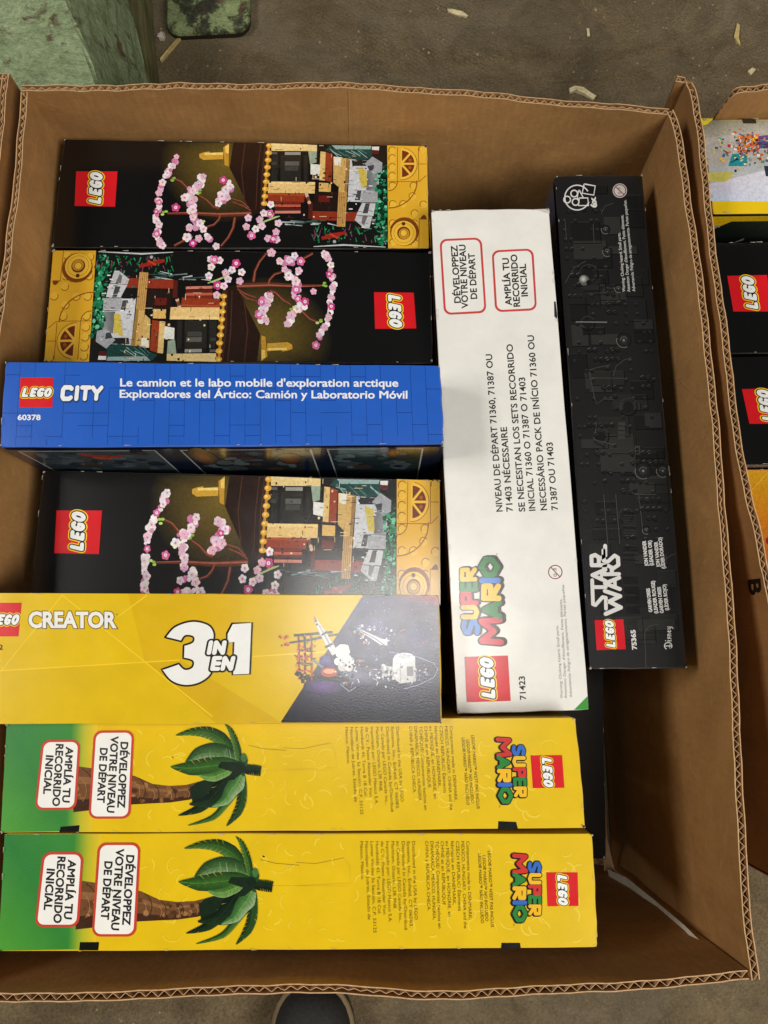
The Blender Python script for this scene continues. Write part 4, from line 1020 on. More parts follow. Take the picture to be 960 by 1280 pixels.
x.text('CREATOR', (35.6, 784), (144.4, 784.3), 18.6, (96, 74, 26), 0, 0.08); x.text('CREATOR', (35.6, 784), (144.4, 784.3), 18.6, (240, 238, 230), 0.8, 0.042)
x.text('™', (144.5, 770), (147.5, 770), 2.4, (60, 50, 24), 0)
x.build('theme_lettering', i['root']); x = Sheet(i['place'], 2); x.text('2', (-1.5, 812), (4, 812), 6, (40, 34, 20), 0, 0.02); x.build('item_number', i['root'])
x = Sheet(i['place'], 3); INK = (26, 22, 18); WW = (238, 237, 232)
def outlined(st, quad, w_, fill=WW, o=0.075, sh_=(0.0, 0.0), L=0): block_letters([st], quad, w_, x, [fill], L, o, sh_, INK)
Q1 = zoomed(0, 730, 3.2); Q2 = zoomed(280, 730, 960 / 290)
def curve(pts, hard):
    out = []; n = len(pts)
    for j in range(n):
        p0, p1, p2, p3 = (Vector(pts[(j + q) % n]) for q in (-1, 0, 1, 2))
        if j in hard: p0 = p1
        if (j + 1) % n in hard: p3 = p2
        for k in range(5):
            f_ = k / 5; out.append(tuple(0.5 * ((2 * p1) + (p2 - p0) * f_ + (2 * p0 - 5 * p1 + 4 * p2 - p3) * f_ ** 2 + (3 * p1 - p0 - 3 * p2 + p3) * f_ ** 3)))
    return out
three = curve([Q1(*p) for p in ((660, 214), (700, 170), (770, 148), (835, 163), (858, 200), (850, 240), (832, 270), (852, 305), (845, 360), (800, 396), (740, 407), (684, 388), (646, 342), (716, 318), (740, 340), (768, 332), (770, 308), (733, 297), (735, 245), (770, 232), (772, 212), (742, 208), (726, 230))], {0, 12, 13, 17, 18, 22})
one = [Q2(*p) for p in ((12, 205), (34, 163), (117, 160), (108, 373), (35, 376), (40, 240), (12, 246))]
for pts in (three, one):
    x.poly(pts, WW, 0); x.line(pts + pts[:2], 2.3, INK, 0.6)
for s, q in (('IN', [(261, 800.5), (284, 800.5), (281, 818.5), (257.5, 818.5)]), ('EN', [(266, 820), (295, 820), (291, 838.5), (262.5, 838.5)])):
    ws = 0.62 if s[0] == 'E' else 0.34
    outlined(letter_strokes(s[0], 0, ws, .135) + letter_strokes('N', ws + .02, 0.78, .135), q, ws + 0.8, o=0.12, L=2.5)
x.build('three_in_one_lettering', i['root'])

# ---------------------------------------------------------------- yellow palm tree boxes
P5 = zoomed(0, 1030, 960 / 380); P6 = zoomed(370, 1030, 960 / 390); P7 = zoomed(160, 1030, 960 / 200); P8 = zoomed(590, 1040, 960 / 170)
YEL = (228, 190, 20)
def frond(sh, spine, wid, cols, L, cuts=''):
    """a palm leaf: tapering body along the spine, lighter midrib, saw-toothed rim"""
    m_ = (len(spine) - 1) * 6 + 1; sp_ = []; wd_ = []            # saw-toothed outline
    for k in range(m_):
        t = k / 6; j = min(int(t), len(spine) - 2); f_ = t - j
        p0, p1, p2, p3 = (Vector(spine[max(min(q, len(spine) - 1), 0)]) for q in (j - 1, j, j + 1, j + 2))
        q_ = 0.5 * ((2 * p1) + (p2 - p0) * f_ + (2 * p0 - 5 * p1 + 4 * p2 - p3) * f_ ** 2 + (3 * p1 - p0 - 3 * p2 + p3) * f_ ** 3)
        sp_.append(tuple(q_)); wd_.append((wid[j] * (1 - f_) + wid[j + 1] * f_) * 0.92)
    spine, wid = sp_, wd_; n = m_
    def side(s):
        out = []
        for k, p in enumerate(spine):
            a, b_ = spine[max(k - 1, 0)], spine[min(k + 1, n - 1)]; dx, dy = b_[0] - a[0], b_[1] - a[1]; d = math.hypot(dx, dy) or 1
            h = wid[k] * s; out.append((p[0] - dy / d * h, p[1] + dx / d * h))
        return out
    a, b_ = side(.5), side(-.5)
    sh.add(spine + a + b_, [(k, k + 1, n + k + 1, n + k) for k in range(n - 1)] + [(k, 2 * n + k, 2 * n + k + 1, k + 1) for k in range(n - 1)],
           [cols[1]] * n + [cols[0]] * n + [cols[2]] * n, L)
    sh.line(spine, [0.7] * (n - 1) + [0.3], tuple(min(255, int(c * 1.35)) for c in cols[1]), L + 0.1)
    for k in range(1, n - 3, 2):
        for s in (a, b_):
            e_ = Vector(s[k + 1]); m = Vector(spine[max(k - 1, 0)])
            sh.line([tuple(m.lerp(e_, 0.15)), tuple(m.lerp(e_, 0.95))], [0.45, 0.25], tuple(int(c * rb.choice((0.62, 0.75, 1.25))) for c in cols[0]), L + 0.07)
    for c_, s in (('a', a), ('b', b_)):
        if c_ in cuts:
            for k in range(int(n * .45), n - 2, 2):
                e_ = Vector(s[k]); m = Vector(spine[max(k - 2, 0)]); dd = (Vector(s[min(k + 1, n - 1)]) - Vector(s[k - 1])).normalized() * 0.38; o_ = (e_ - m).normalized() * .5
                sh.poly([tuple(e_ + o_ + dd), tuple(e_ + o_ - dd), tuple(e_.lerp(m, rb.uniform(.35, .6)))], YEL, L + 0.14)

def palm_art(info, place, tabs):
    root = info['root']
    x = Sheet(place, 1); G1 = (32, 110, 42)
    lft = lambda v: (6 - 8 * v, 1042 + 147 * v)
    lerpx = lambda px, v: (px - 8 * v, 1042 + 145.5 * v)
    x.poly([lft(0.004), lerpx(93, 0.004), lerpx(93, 0.996), lft(.996)], [(34, 118, 46), (48, 132, 46), (46, 128, 44), (74, 152, 46)], 0)
    for k in range(3):
        c = [(47, 130, 45), (104, 152, 40), (180, 178, 30), YEL]
        xs = [93, 100, 111, 128]
        x.poly([lerpx(xs[k], .004), lerpx(xs[k + 1], .004), lerpx(xs[k + 1], .996), lerpx(xs[k], .996)], [c[k], c[k + 1], c[k + 1], c[k]], 0)
    x.build('end_band_print', root, M['print_matt']); x = Sheet(place, 1)
    for k in range(120):                                   # ghosted swirls in the yellow
        r = rb.uniform(6, 13); a, b_ = rb.uniform(130, 725), rb.uniform(1047 + r, 1179 - r); t = rb.uniform(0, 360)
        x.arc(a, b_, r, t, t + rb.uniform(60, 150), [0.3] + [rb.uniform(1.2, 2.8)] * 6 + [0.3], (233, 199, 40), 0.3, 7)
    x.build('swirl_print', root, M['print_matt'])['kind'] = 'stuff'; x = Sheet(place, 1)
    x.line([P6(0, 118), P6(60, 122), P6(148, 104)], 0.5, (140, 104, 20), 1); x.line([P6(148, 104), P6(165, 130), P6(168, 182), P6(0, 190)], 0.35, (196, 158, 22), 1)
    x.build('perforation', root, M['print_matt']); x = Sheet(place, 1)
    x.line([P5(822, 112), P5(870, 124), P5(945, 130)], 0.6, (120, 88, 24), 1)
    x.build('perforation', root, M['print_matt']); x = Sheet(place, 1)
    x.line([P5(860, 195), P5(1100, 196)], 0.35, (206, 168, 22), 1)
    x.build('crease', root, M['print_matt'])
    # palm
    x = Sheet(place, 2)
    T0 = [P5(240, 255), P5(300, 256), P5(370, 258), P5(440, 260), P5(500, 272), P5(560, 274), P5(620, 268), P5(680, 250)]
    ws = [62, 56, 46, 38, 26, 22, 20, 18]
    x.line(T0, ws, (112, 74, 42), 0)
    for k in range(44):
        t = rb.uniform(0, 6.9); j = int(t); q = Vector(T0[j]).lerp(Vector(T0[j + 1]), t - j); w_ = ws[j] * .46
        o = rb.uniform(-1, 1) * w_
        o *= .7; x.disc(q.x, q.y + o, rb.uniform(2, 4.5), rb.choice([(142, 96, 56), (96, 60, 34), (124, 82, 46), (78, 50, 30), (160, 114, 70)]), 0.4 + k * .012, min(w_ * .3, rb.uniform(2, 4)), 7, 0)
    x.line([(a, b_ + w_ * .36) for (a, b_), w_ in zip(T0, ws)], [w_ * .26 for w_ in ws], (66, 40, 24), .2); x.line([(a, b_ - w_ * .2) for (a, b_), w_ in zip(T0, ws)], [w_ * .16 for w_ in ws], (140, 98, 60), .2)
    for k in range(9):
        q = T0[min(k, 7)] if k < 8 else T0[7]; w_ = ws[min(k, 7)]
        x.arc(q[0] - 3, q[1], w_ * .5, -60, 60, 0.9, (60, 34, 22), 1.1, 8)
        x.arc(q[0] - 5, q[1] + 2, w_ * .36, -50, 40, 0.7, (176, 124, 80), 1.1, 6)
    z7 = lambda *p: [P7(a, b_) for a, b_ in p]
    D0, D1, D2 = (30, 62, 26), (56, 98, 40), (86, 132, 58)
    dark = [(9, 23, 12), (20, 40, 20), (32, 56, 27)]; lite = [(56, 100, 36), (92, 134, 58), (130, 164, 94)]; midg = [(20, 48, 18), (46, 84, 30), (92, 128, 54)]
    x.poly(z7((425, 480), (470, 445), (520, 430), (600, 436), (700, 395), (700, 470), (570, 565), (440, 580)), (20, 40, 22), 1.8)
    frond(x, z7((740, 330), (660, 410), (580, 520), (480, 610), (350, 655)), [10, 18, 17, 13, 1], dark, 2, 'ab')
    frond(x, z7((745, 420), (700, 500), (640, 590), (560, 670), (410, 718)), [9, 14, 10, 8, 1], midg, 2.6)
    frond(x, z7((735, 400), (690, 450), (620, 520), (560, 560), (420, 585)), [16, 34, 36, 22, 2], dark, 2.2)
    frond(x, z7((745, 400), (715, 455), (680, 500), (640, 560), (560, 600)), [12, 24, 20, 14, 1], [(40, 84, 38), (80, 126, 60), (150, 176, 130)], 3)
    frond(x, z7((745, 380), (752, 460), (745, 560), (715, 640), (650, 722)), [9, 12, 14, 12, 1], [(18, 42, 18), (34, 64, 28), (44, 80, 34)], 2.8, 'ab')
    frond(x, z7((690, 240), (620, 170), (540, 130), (440, 125), (340, 146)), [12, 20, 18, 11, 1], midg, 2.9, 'ab')
    frond(x, z7((735, 310), (640, 270), (560, 260), (480, 275), (400, 330)), [14, 28, 30, 22, 4], [(24, 54, 24), (70, 106, 54), (172, 188, 154)], 3.2)
    frond(x, z7((750, 350), (650, 335), (540, 345), (420, 355), (305, 346)), [12, 22, 26, 20, 1], [(26, 60, 20), (58, 100, 36), (34, 68, 26)], 3.5, 'ab')
    frond(x, z7((700, 360), (640, 385), (580, 410), (530, 412), (480, 400)), [8, 14, 14, 10, 2], lite, 3.9)
    x.poly(z7((620, 315), (770, 320), (760, 380), (700, 430), (640, 440), (690, 380), (600, 350)), (24, 40, 24), 4.1)
    frond(x, z7((735, 300), (725, 240), (705, 170), (680, 110), (648, 74)), [7, 10, 10, 7, .6], midg, 4, 'ab')
    frond(x, z7((740, 350), (790, 365), (830, 370), (868, 376)), [9, 15, 16, 15], dark, 4, 'ab')
    x.disc(*P7(760, 310), 6, (34, 70, 34), 4.4, 9, 10); x.disc(*P7(765, 290), 4, (70, 112, 56), 4.6, 6, 9); x.disc(*P7(740, 345), 6.5, (20, 38, 22), 4.5, 6, 10)
    for k in range(22): k_ = rb.uniform(500, 700); x.line([P7(k_ + 20, rb.uniform(225, 250)), P7(k_ + 30, 300)], [.3, .5], rb.choice([(150, 172, 132), (70, 104, 58)]), 3.45)
    x.build('palm_tree_print', root, M['photo'])
    # labels
    def lab(quad, lines, name):
        s = Sheet(place, 4)
        s.round_rect(quad, 11, (196, 58, 38), 0); c = sum((Vector(q) for q in quad), Vector((0, 0))) / 4
        inner = []
        for q in quad:
            d = Vector(q) - c; inner.append((c.x + d.x - math.copysign(3.2, d.x), c.y + d.y - math.copysign(3.2, d.y)))
        s.round_rect(inner, 8.5, (238, 236, 228), 0.8)
        for t, a, b_ in lines: s.text(t, a, b_, 9.4, (26, 24, 24), 1.6, 0.034)
        s.build(name, root, M['print_matt'])
    lab([(122.7, 1053), (176.2, 1053), (170.2, 1170.5), (114.8, 1170.5)], [('DÉVELOPPEZ', (158.6, 1067.6), (153.4, 1155.5)), ('VOTRE NIVEAU', (145.7, 1060.9), (139.3, 1162.6)), ('DE DÉPART', (131.4, 1075.5), (126.7, 1148.8))], 'caption_label')
    lab([(53.4, 1064.8), (104.9, 1064.8), (99, 1158.7), (43.5, 1158.7)], [('AMPLÍA TU', (85.9, 1074.7), (80.4, 1148.8)), ('RECORRIDO', (72.8, 1069.6), (67.3, 1153.5)), ('INICIAL', (59.4, 1084.6), (55.4, 1136.9))], 'caption_label')
    # small print
    s = Sheet(place, 2); K = (112, 90, 22)
    for t, a, b_ in (("LEGO® MARIO™ N'EST PAS INCLUS", P6(590, 82), P6(600, 318)), ('LEGO® MARIO™ NO INCLUIDO', P6(574, 96), P6(583, 300)), ('LEGO® MARIO™ NÃO INCLUÍDO', P6(560, 90), P6(569, 306))): s.text(t, a, b_, 3.6, K, 0, 0.01)
    s.build('small_print', root); s = Sheet(place, 2)
    for k, t in enumerate(['Components made in DENMARK,', 'MEXICO, HUNGARY, CHINA and the', 'CZECH REPUBLIC/ Éléments', 'fabriqués en DANEMARK,', 'au MEXIQUE, en HONGRIE, en', 'CHINE et en RÉPUBLIQUE', 'TCHÈQUE/ Componentes hechos en', 'DINAMARCA, MÉXICO, HUNGRÍA,', 'CHINA y REPÚBLICA CHECA.']):
        xx = 524 - k * 15.8; s.text(t, P6(xx, 52), P6(xx + 9.2 * len(t) / 31, 52 + 9.0 * len(t)), 3.8, K, 0, 0.0)
    s.build('small_print', root); s = Sheet(place, 2)
    for k, t in enumerate(['Distributed in the USA by LEGO', 'Systems, Inc., Enfield, CT 06083.', 'Distributed in Canada by/Distribué', 'au Canada par LEGO Canada Inc.,', 'Markham, Ontario, L3R 9N8.', 'Importado por: LEGO México S.A.', 'de C.V., Paseo Alexander Von', 'Humboldt 43, Torre B 1B Col.', 'Lomas Verdes 5a Sección, C.P. 53125', 'Naucalpan de Juárez, Estado de', 'México, México.']):
        xx = 357 - k * 16.0; s.text(t, P6(xx, 52), P6(xx + 9.5 * len(t) / 34, 52 + 8.1 * len(t)), 3.8, K, 0, 0.0)
    s.build('small_print', root)
    # two-row coloured title
    s = Sheet(place, 3)
    RD, GN, BU, YW = (206, 52, 48), (44, 132, 58), (52, 108, 196), (240, 186, 40)
    row = [letter_strokes(c, xx, wd, .125) for c, xx, wd in (('S', 0, .72), ('U', .74, .74), ('P', 1.5, .7), ('E', 2.2, .66), ('R', 2.86, .78))]
    block_letters(row, [P8(490, 208), P8(490, 588), P8(398, 588), P8(392, 208)], 3.64, s, [BU, YW, RD, GN, YW], 0, 0.06, (0.04, 0.07))
    s.build('title_word', root); s = Sheet(place, 3)
    row = [letter_strokes(c, xx, wd, .125, y0) for c, xx, wd, y0 in (('M', 0, 1.22, -.05), ('A', 1.12, .86, .12), ('R', 1.94, .8, .06), ('I', 2.68, .42, .02), ('O', 3.04, .98, 0))]
    block_letters(row, [P8(388, 150), P8(392, 635), P8(285, 635), P8(283, 150)], 4.02, s, [RD, GN, YW, BU, GN], 1.5, 0.055, (0.03, 0.08))
    s.text('TM', P8(290, 645), P8(290, 662), 1.6, (60, 50, 24), 0)
    s.build('title_word', root)
    s = Sheet(place, 2); brand_square(s, [P8(745, 284), P8(752, 522), P8(532, 524), P8(524, 284)], 0); s.build('brand_square', root)
    for q in tabs: s = Sheet(place, 2); s.poly(q, (18, 16, 14), 0); s.build('colour_tab', root)
i = toy_box('toy_set_box', 'yellow palm tree box nearest the viewer along the near carton wall', PB, 0.40, YEL, 'yellow palm tree boxes', side=(200, 160, 20), worn=0.35)
palm_art(i, place_via(PB, i), [[(627, 1178.5), (650, 1178.5), (651, 1185.4), (626, 1185.6)], [(100, 1177.5), (124, 1177.5), (123, 1187.8), (99, 1187.8)]])
i = toy_box('toy_set_box', 'yellow palm tree box right under the plain yellow three in one box', PA, 0.40, YEL, 'yellow palm tree boxes', side=(200, 160, 20), worn=0.35)
palm_art(i, place_via(PB, i), [[(640, 1175), (662, 1176), (664, 1185), (639, 1185)], [(78, 1181), (103, 1179), (102, 1188), (76, 1188)]])

# ---------------------------------------------------------------- white box
i = toy_box('toy_set_box', 'long white box with coloured two row title and two red framed captions', WH, 0.38, (234, 232, 224), side=(70, 34, 22), worn=0.0, wear=(190, 184, 172))
x = Sheet(i['place'], 1); K = (44, 42, 42)
for quad in ([(549.3, 299), (602.1, 296.9), (608.1, 391.2), (555, 393.8)], [(614.5, 313.1), (666.6, 310.6), (671.2, 387.9), (618.9, 390.4)]):
    s = Sheet(i['place'], 1); c = sum((Vector(q) for q in quad), Vector((0, 0))) / 4
    s.round_rect(quad, 9, (200, 66, 66), 0); s.round_rect([(c.x + (q[0] - c.x) - math.copysign(2.6, q[0] - c.x), c.y + (q[1] - c.y) - math.copysign(2.6, q[1] - c.y)) for q in quad], 7, (234, 231, 224), 0.7)
    for t, a, b_ in ([('DÉVELOPPEZ', (576, 379.3), (571.5, 307)), ('VOTRE NIVEAU', (585.2, 385), (581.6, 305.4)), ('DE DÉPART', (596.4, 374.2), (593, 316.5))] if quad[0][0] < 600 else
                    [('AMPLÍA TU', (639.7, 381.4), (635.6, 322.1)), ('RECORRIDO', (650, 384), (646, 317.8)), ('INICIAL', (659.8, 371.1), (657, 329.9))]):
        s.text(t, a, b_, 7.8, K, 1.4, 0.026)
    s.build('caption_label', i['root'], M['print_matt'])
for t, a, b_ in (('NIVEAU DE DÉPART 71360, 71387 OU', (628.3, 640), (614.8, 442)), ('71403 NÉCESSAIRE', (641, 639.6), (633.4, 533.4)), ('SE NECESITAN LOS SETS RECORRIDO', (656.5, 639.6), (640.6, 429.6)),
                 ('INICIAL 71360 O 71387 O 71403', (669.3, 639), (656, 470.8)), ('NECESSÁRIO PACK DE INÍCIO 71360 OU', (683.8, 638.3), (667, 418.3)), ('71387 OU 71403', (697.4, 637.8), (690.5, 552))):
    x.text(t, a, b_, 7.7, K, 0, 0.018)
x.build('lettering', i['root'], M['print_matt']); x = Sheet(i['place'], 1); x.text('71423', (657.6, 874.8), (655.8, 844.4), 7.4, K, 0, 0.02); x.build('item_number', i['root'], M['print_matt']); x = Sheet(i['place'], 1)
for t, a, b_ in (('Warning: Choking hazard. Small parts.', (703.6, 872.8), (697.7, 781.3)), ("Attention: Danger d'étouffement. Petits éléments.", (708.8, 872.8), (702.3, 747.8)), ('Advertencia: Peligro de atragantamiento. Partes pequeñas.', (715.2, 871.5), (704.9, 729.7))):
    x.text(t, a, b_, 3.2, (120, 116, 112), 0)
x.arc(694.1, 715.1, 8.4, 0, 360, 1.2, (140, 70, 64), 0, 24); x.line([(688.5, 709), (699.8, 721)], 1.2, (140, 70, 64), 0); x.text('0-3', (696, 721), (695.4, 709.6), 4, (120, 80, 76), 0.5)
x.build('small_print', i['root'], M['print_matt'])
x = Sheet(i['place'], 2)
RD, GN, BU, YW = (206, 70, 84), (56, 128, 66), (84, 132, 206), (240, 190, 70)
W8 = zoomed(540, 570, 815 / 210)
row = [letter_strokes(c, xx, wd, .125) for c, xx, wd in (('S', 0, .8), ('U', .8, .76), ('P', 1.56, .74), ('E', 2.28, .62), ('R', 2.88, .82))]
block_letters(row, [W8(143, 868), W8(133, 543), W8(217, 540), W8(235, 868)], 3.7, x, [BU, YW, RD, GN, YW], 0, 0.06, (0.03, 0.09), (66, 60, 56))
x.build('title_word', i['root']); x = Sheet(i['place'], 2)
row = [letter_strokes(c, xx, wd, .125, y0) for c, xx, wd, y0 in (('M', 0, 1.2, -.05), ('A', 1.1, .86, .12), ('R', 1.92, .82, .08), ('I', 2.68, .4, .02), ('O', 3.02, 1.0, 0))]
block_letters(row, [W8(234, 918), W8(224, 488), W8(328, 488), W8(348, 918)], 4.04, x, [RD, GN, YW, BU, GN], 1.5, 0.06, (0.03, 0.1), (66, 60, 56))
x.text('TM', W8(318, 490), W8(318, 472), 1.6, (90, 86, 82), 0)
x.build('title_word', i['root'])
x = Sheet(i['place'], 2); brand_square(x, [(583.3, 877.9), (580.7, 821.2), (634.8, 819.4), (638.4, 876.1)], 0, (208, 34, 44)); x.build('brand_square', i['root'])
x = Sheet(i['place'], 1); x.poly([(717.6, 887.2), (734.3, 870.2), (735.6, 886.8)], (62, 148, 56), 0); x.build('corner_print', i['root']); x = Sheet(i['place'], 1); x.poly([(571.8, 884), (575.5, 891), (572, 891.6)], (150, 146, 136), 0); x.build('corner_print', i['root'])
x = Sheet(i['place'], 2); x.poly([(692.5, 377), (694.5, 377), (697, 399), (693, 396)], (40, 36, 34), 0); x.build('torn_notch', i['root'], M['print_matt']); x = Sheet(i['place'], 2); x.poly([(668, 261.8), (686.4, 261.2), (687, 267), (681, 266), (675, 263.6)], (206, 200, 188), 0); x.build('torn_corner', i['root'], M['print_matt'])
x = Sheet(side_place(i, 0, 3), 1)
x.poly([(0.01, .004), (.99, .004), (.99, .3), (.01, .3)], [(60, 24, 16), (70, 30, 20), (26, 12, 10), (24, 12, 10)], 0)
for k in range(50): x.disc(rb.uniform(.03, .97), rb.uniform(.01, .12), rb.uniform(.004, .02), rb.choice([(110, 46, 30), (60, 24, 20), (150, 80, 50), (36, 14, 14)]), 0.5 + k * .02, rb.uniform(.003, .008), 7)
x.build('picture_print', i['root'], M['photo'])

# ---------------------------------------------------------------- black space box
i = toy_box('toy_set_box', 'long narrow black box with grey brick relief print along the right carton wall', SW, 0.37, (30, 29, 29), side=(24, 26, 40), worn=0.15)
x = Sheet(i['place'], 1); T0_, T1_, T2_, T3_ = [Vector(p) for p in SW]
sp = lambda u, v: tuple(T0_.lerp(T1_, u).lerp(T3_.lerp(T2_, u), v))
g = lambda k: (k, k, int(k * .97))
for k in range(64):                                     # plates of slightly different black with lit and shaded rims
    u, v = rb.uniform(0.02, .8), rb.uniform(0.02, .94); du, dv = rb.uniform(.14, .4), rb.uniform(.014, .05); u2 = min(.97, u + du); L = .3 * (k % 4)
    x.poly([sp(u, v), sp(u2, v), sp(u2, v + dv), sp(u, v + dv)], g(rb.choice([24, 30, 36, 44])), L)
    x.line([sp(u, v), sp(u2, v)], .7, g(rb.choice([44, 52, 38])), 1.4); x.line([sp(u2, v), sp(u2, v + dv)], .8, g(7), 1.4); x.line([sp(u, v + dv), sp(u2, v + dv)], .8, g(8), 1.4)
for k in range(34):                                     # studs in rows on those plates
    k0, j0, n_ = rb.randrange(1, 13), rb.randrange(1, 50), rb.choice((2, 2, 3, 4))
    for k in range(k0, min(15, k0 + n_)):
        for j in range(j0, j0 + rb.choice((1, 1, 2))):
            u, v = 0.06 + k * 0.062, 0.012 + j * 0.019
            if (u > .6 and .07 < v < .25) or (v > .72 and u < .45) or v < 0.06 or v > .97 or (v > .74 and u > .5): continue
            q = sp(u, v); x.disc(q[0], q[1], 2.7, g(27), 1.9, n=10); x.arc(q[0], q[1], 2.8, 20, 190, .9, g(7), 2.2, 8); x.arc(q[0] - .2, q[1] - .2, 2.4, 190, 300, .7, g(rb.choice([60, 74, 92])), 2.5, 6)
for k in range(15):
    for j in range(51):
        if rb.random() < .30:
            u, v = 0.075 + k * 0.061, 0.016 + j * 0.019
            if (u > .6 and .07 < v < .25) or (v > .70 and u < .5) or v < 0.06 or (v > .74 and u > .5): continue
            q = sp(u, v); x.disc(q[0], q[1], 2.2, g(30), 1.55, n=8); x.arc(q[0], q[1], 2.3, 20, 190, .7, g(8), 1.75, 6); x.arc(q[0] - .2, q[1] - .2, 2.0, 190, 310, .6, g(rb.choice([56, 70, 84])), 2.05, 5)
for u, v, r in ((.3, .20, 12), (.25, .30, 9), (.62, .47, 11), (.3, .53, 10), (.5, .69, 9)):
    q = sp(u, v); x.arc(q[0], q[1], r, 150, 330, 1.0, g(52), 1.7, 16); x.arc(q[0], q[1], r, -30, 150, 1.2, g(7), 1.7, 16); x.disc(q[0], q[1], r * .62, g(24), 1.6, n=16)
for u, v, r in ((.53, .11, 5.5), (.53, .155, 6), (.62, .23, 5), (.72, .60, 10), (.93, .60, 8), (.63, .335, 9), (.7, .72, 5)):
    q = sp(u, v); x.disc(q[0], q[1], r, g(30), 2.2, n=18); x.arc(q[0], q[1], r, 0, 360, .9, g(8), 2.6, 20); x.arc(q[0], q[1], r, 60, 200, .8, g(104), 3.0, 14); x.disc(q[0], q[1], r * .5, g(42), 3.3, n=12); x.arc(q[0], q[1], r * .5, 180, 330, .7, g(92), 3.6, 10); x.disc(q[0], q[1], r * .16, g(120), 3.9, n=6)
def S1(a, b_): return (680 + a / 4, 210 + b_ / 4)
for pts in (((105, 575), (150, 500), (210, 465)), ((225, 1010), (260, 1000), (330, 985)), ((345, 1040), (360, 990), (400, 960), (435, 950)), ((225, 1020), (250, 1140), (262, 1180), (300, 1155), (345, 1158)), ((240, 1050), (400, 1052)), ((310, 600), (400, 605)), ((105, 265), (112, 360)), ((245, 280), (250, 372)), ((285, 230), (305, 190), (345, 178))):
    x.line([S1(a, b_) for a, b_ in pts], 0.6, g(74), 2)
x.line([S1(158, 770), S1(315, 772)], 1.4, g(110), 2)
q = S1(200, 562); x.disc(q[0], q[1], 6.6, g(86), 2, n=14); x.glow(q[0] - 1, q[1] - 1.5, 5, 5, g(190), g(90), 2.3); x.disc(q[0] + 6, q[1] + 3, 3.4, g(20), 2.1)
S2 = zoomed(690, 520, 698 / 180)
for k in range(20): x.line([S2(345, 470 + k * 12), S2(405 + k * .8, 472 + k * 12)], .9, g(rb.choice([10, 48, 40])), 2)
for pts in (((250, 380), (270, 620)), ((308, 380), (328, 620)), ((398, 380), (505, 380)), ((420, 385), (440, 560)), ((455, 1220), (448, 1050), (470, 1018), (515, 1010)), ((215, 30), (205, 115), (300, 140)), ((550, 695), (575, 675), (600, 668))):
    x.line([S2(a, b_) for a, b_ in pts], .7, g(74), 2)
for yy in (30, 52, 74, 96): x.poly([S2(318, yy), S2(352, yy), S2(354, yy + 16), S2(320, yy + 16)], g(54), 2)
x.poly([S2(400, 145), S2(425, 145), S2(427, 190), S2(402, 190)], g(60), 2); x.poly([S2(405, 155), S2(420, 155), S2(421, 182), S2(407, 182)], g(22), 2.3)
for k in range(4): x.poly([S2(345 + 5 * k, 780 + 48 * k), S2(415 + 3 * k, 780 + 48 * k), S2(418 + 3 * k, 815 + 48 * k), S2(348 + 5 * k, 815 + 48 * k)], g(17), 2.2)
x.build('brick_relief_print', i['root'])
x = Sheet(i['place'], 6); LW = (214, 212, 208)
def stline(strokes, quad, w_):
    m = quad_map([(0, 0), (w_, 0), (w_, 1), (0, 1)], quad)
    x.loops([[m(p) for p in l] for l in contours(stroke_field(strokes, -.4, -.4, w_ + .4, 1.4, .02), -.4, -.4, .02, 0)], LW, 1)
r_ = .112
SA = S2; rr1 = [SA(190, 925), SA(180, 640), SA(265, 640), SA(268, 925)]
stline([([(.86, .1), (.16, .1), (.1, .25), (.6, .7), (.56, .9), (-.12, .9)], r_), ([(.86, .1), (1.6, .1)], r_), ([(1.2, .1), (1.2, .9)], r_), ([(1.56, .9), (1.9, .12), (2.22, .9)], r_), ([(1.72, .66), (2.1, .66)], r_ * .8),
        ([(2.46, .9), (2.46, .1), (2.95, .1), (3.02, .32), (2.9, .52), (2.46, .52)], r_), ([(2.78, .54), (3.0, .9), (3.5, .9)], r_)], rr1, 3.4)
x.build('title_word', i['root'])
x = Sheet(i['place'], 6)
stline([([(-.05, .1), (.3, .9), (.62, .3), (.92, .9), (1.22, .1)], r_), ([(1.32, .9), (1.66, .12), (1.98, .9)], r_), ([(1.48, .66), (1.86, .66)], r_ * .8),
        ([(2.2, .9), (2.2, .1), (2.66, .1), (2.72, .32), (2.6, .52), (2.2, .52)], r_), ([(2.5, .54), (2.74, .9), (3.2, .9), (3.34, .72), (2.96, .32), (3.02, .1), (3.7, .1)], r_)],
       [SA(250, 955), SA(240, 655), SA(325, 652), SA(343, 955)], 3.65)
x.build('title_word', i['root'])
x = Sheet(i['place'], 6)
for t, a, b_, c in (('75365', S2(410, 1132), S2(402, 1035), 5.6), ('JON VANDER', S2(465, 725), S2(453, 605), 4.2), ('(LEADER OR)', S2(490, 725), S2(480, 603), 4.2), ('JON VANDER', S2(522, 730), S2(510, 610), 4.2), ('(LÍDER DORADO)', S2(548, 740), S2(530, 588), 4.2),
                    ('GARVEN DREIS', S2(485, 950), S2(472, 835), 4.2), ('(LEADER ROUGE)', S2(512, 957), S2(495, 798), 4.2), ('GARVEN DREIS', S2(540, 955), S2(525, 828), 4.2), ('(LÍDER ROJO)', S2(565, 942), S2(550, 815), 4.2)):
    if t.startswith('GARVEN') and 'DREIS' in t and a == S2(485, 950): x.build('lettering', i['root']); x = Sheet(i['place'], 6)
    x.text(t, a, b_, c, LW, 0, 0.04)
    if t == '75365': x.build('item_number', i['root']); x = Sheet(i['place'], 6)
x.build('lettering', i['root']); x = Sheet(i['place'], 6)
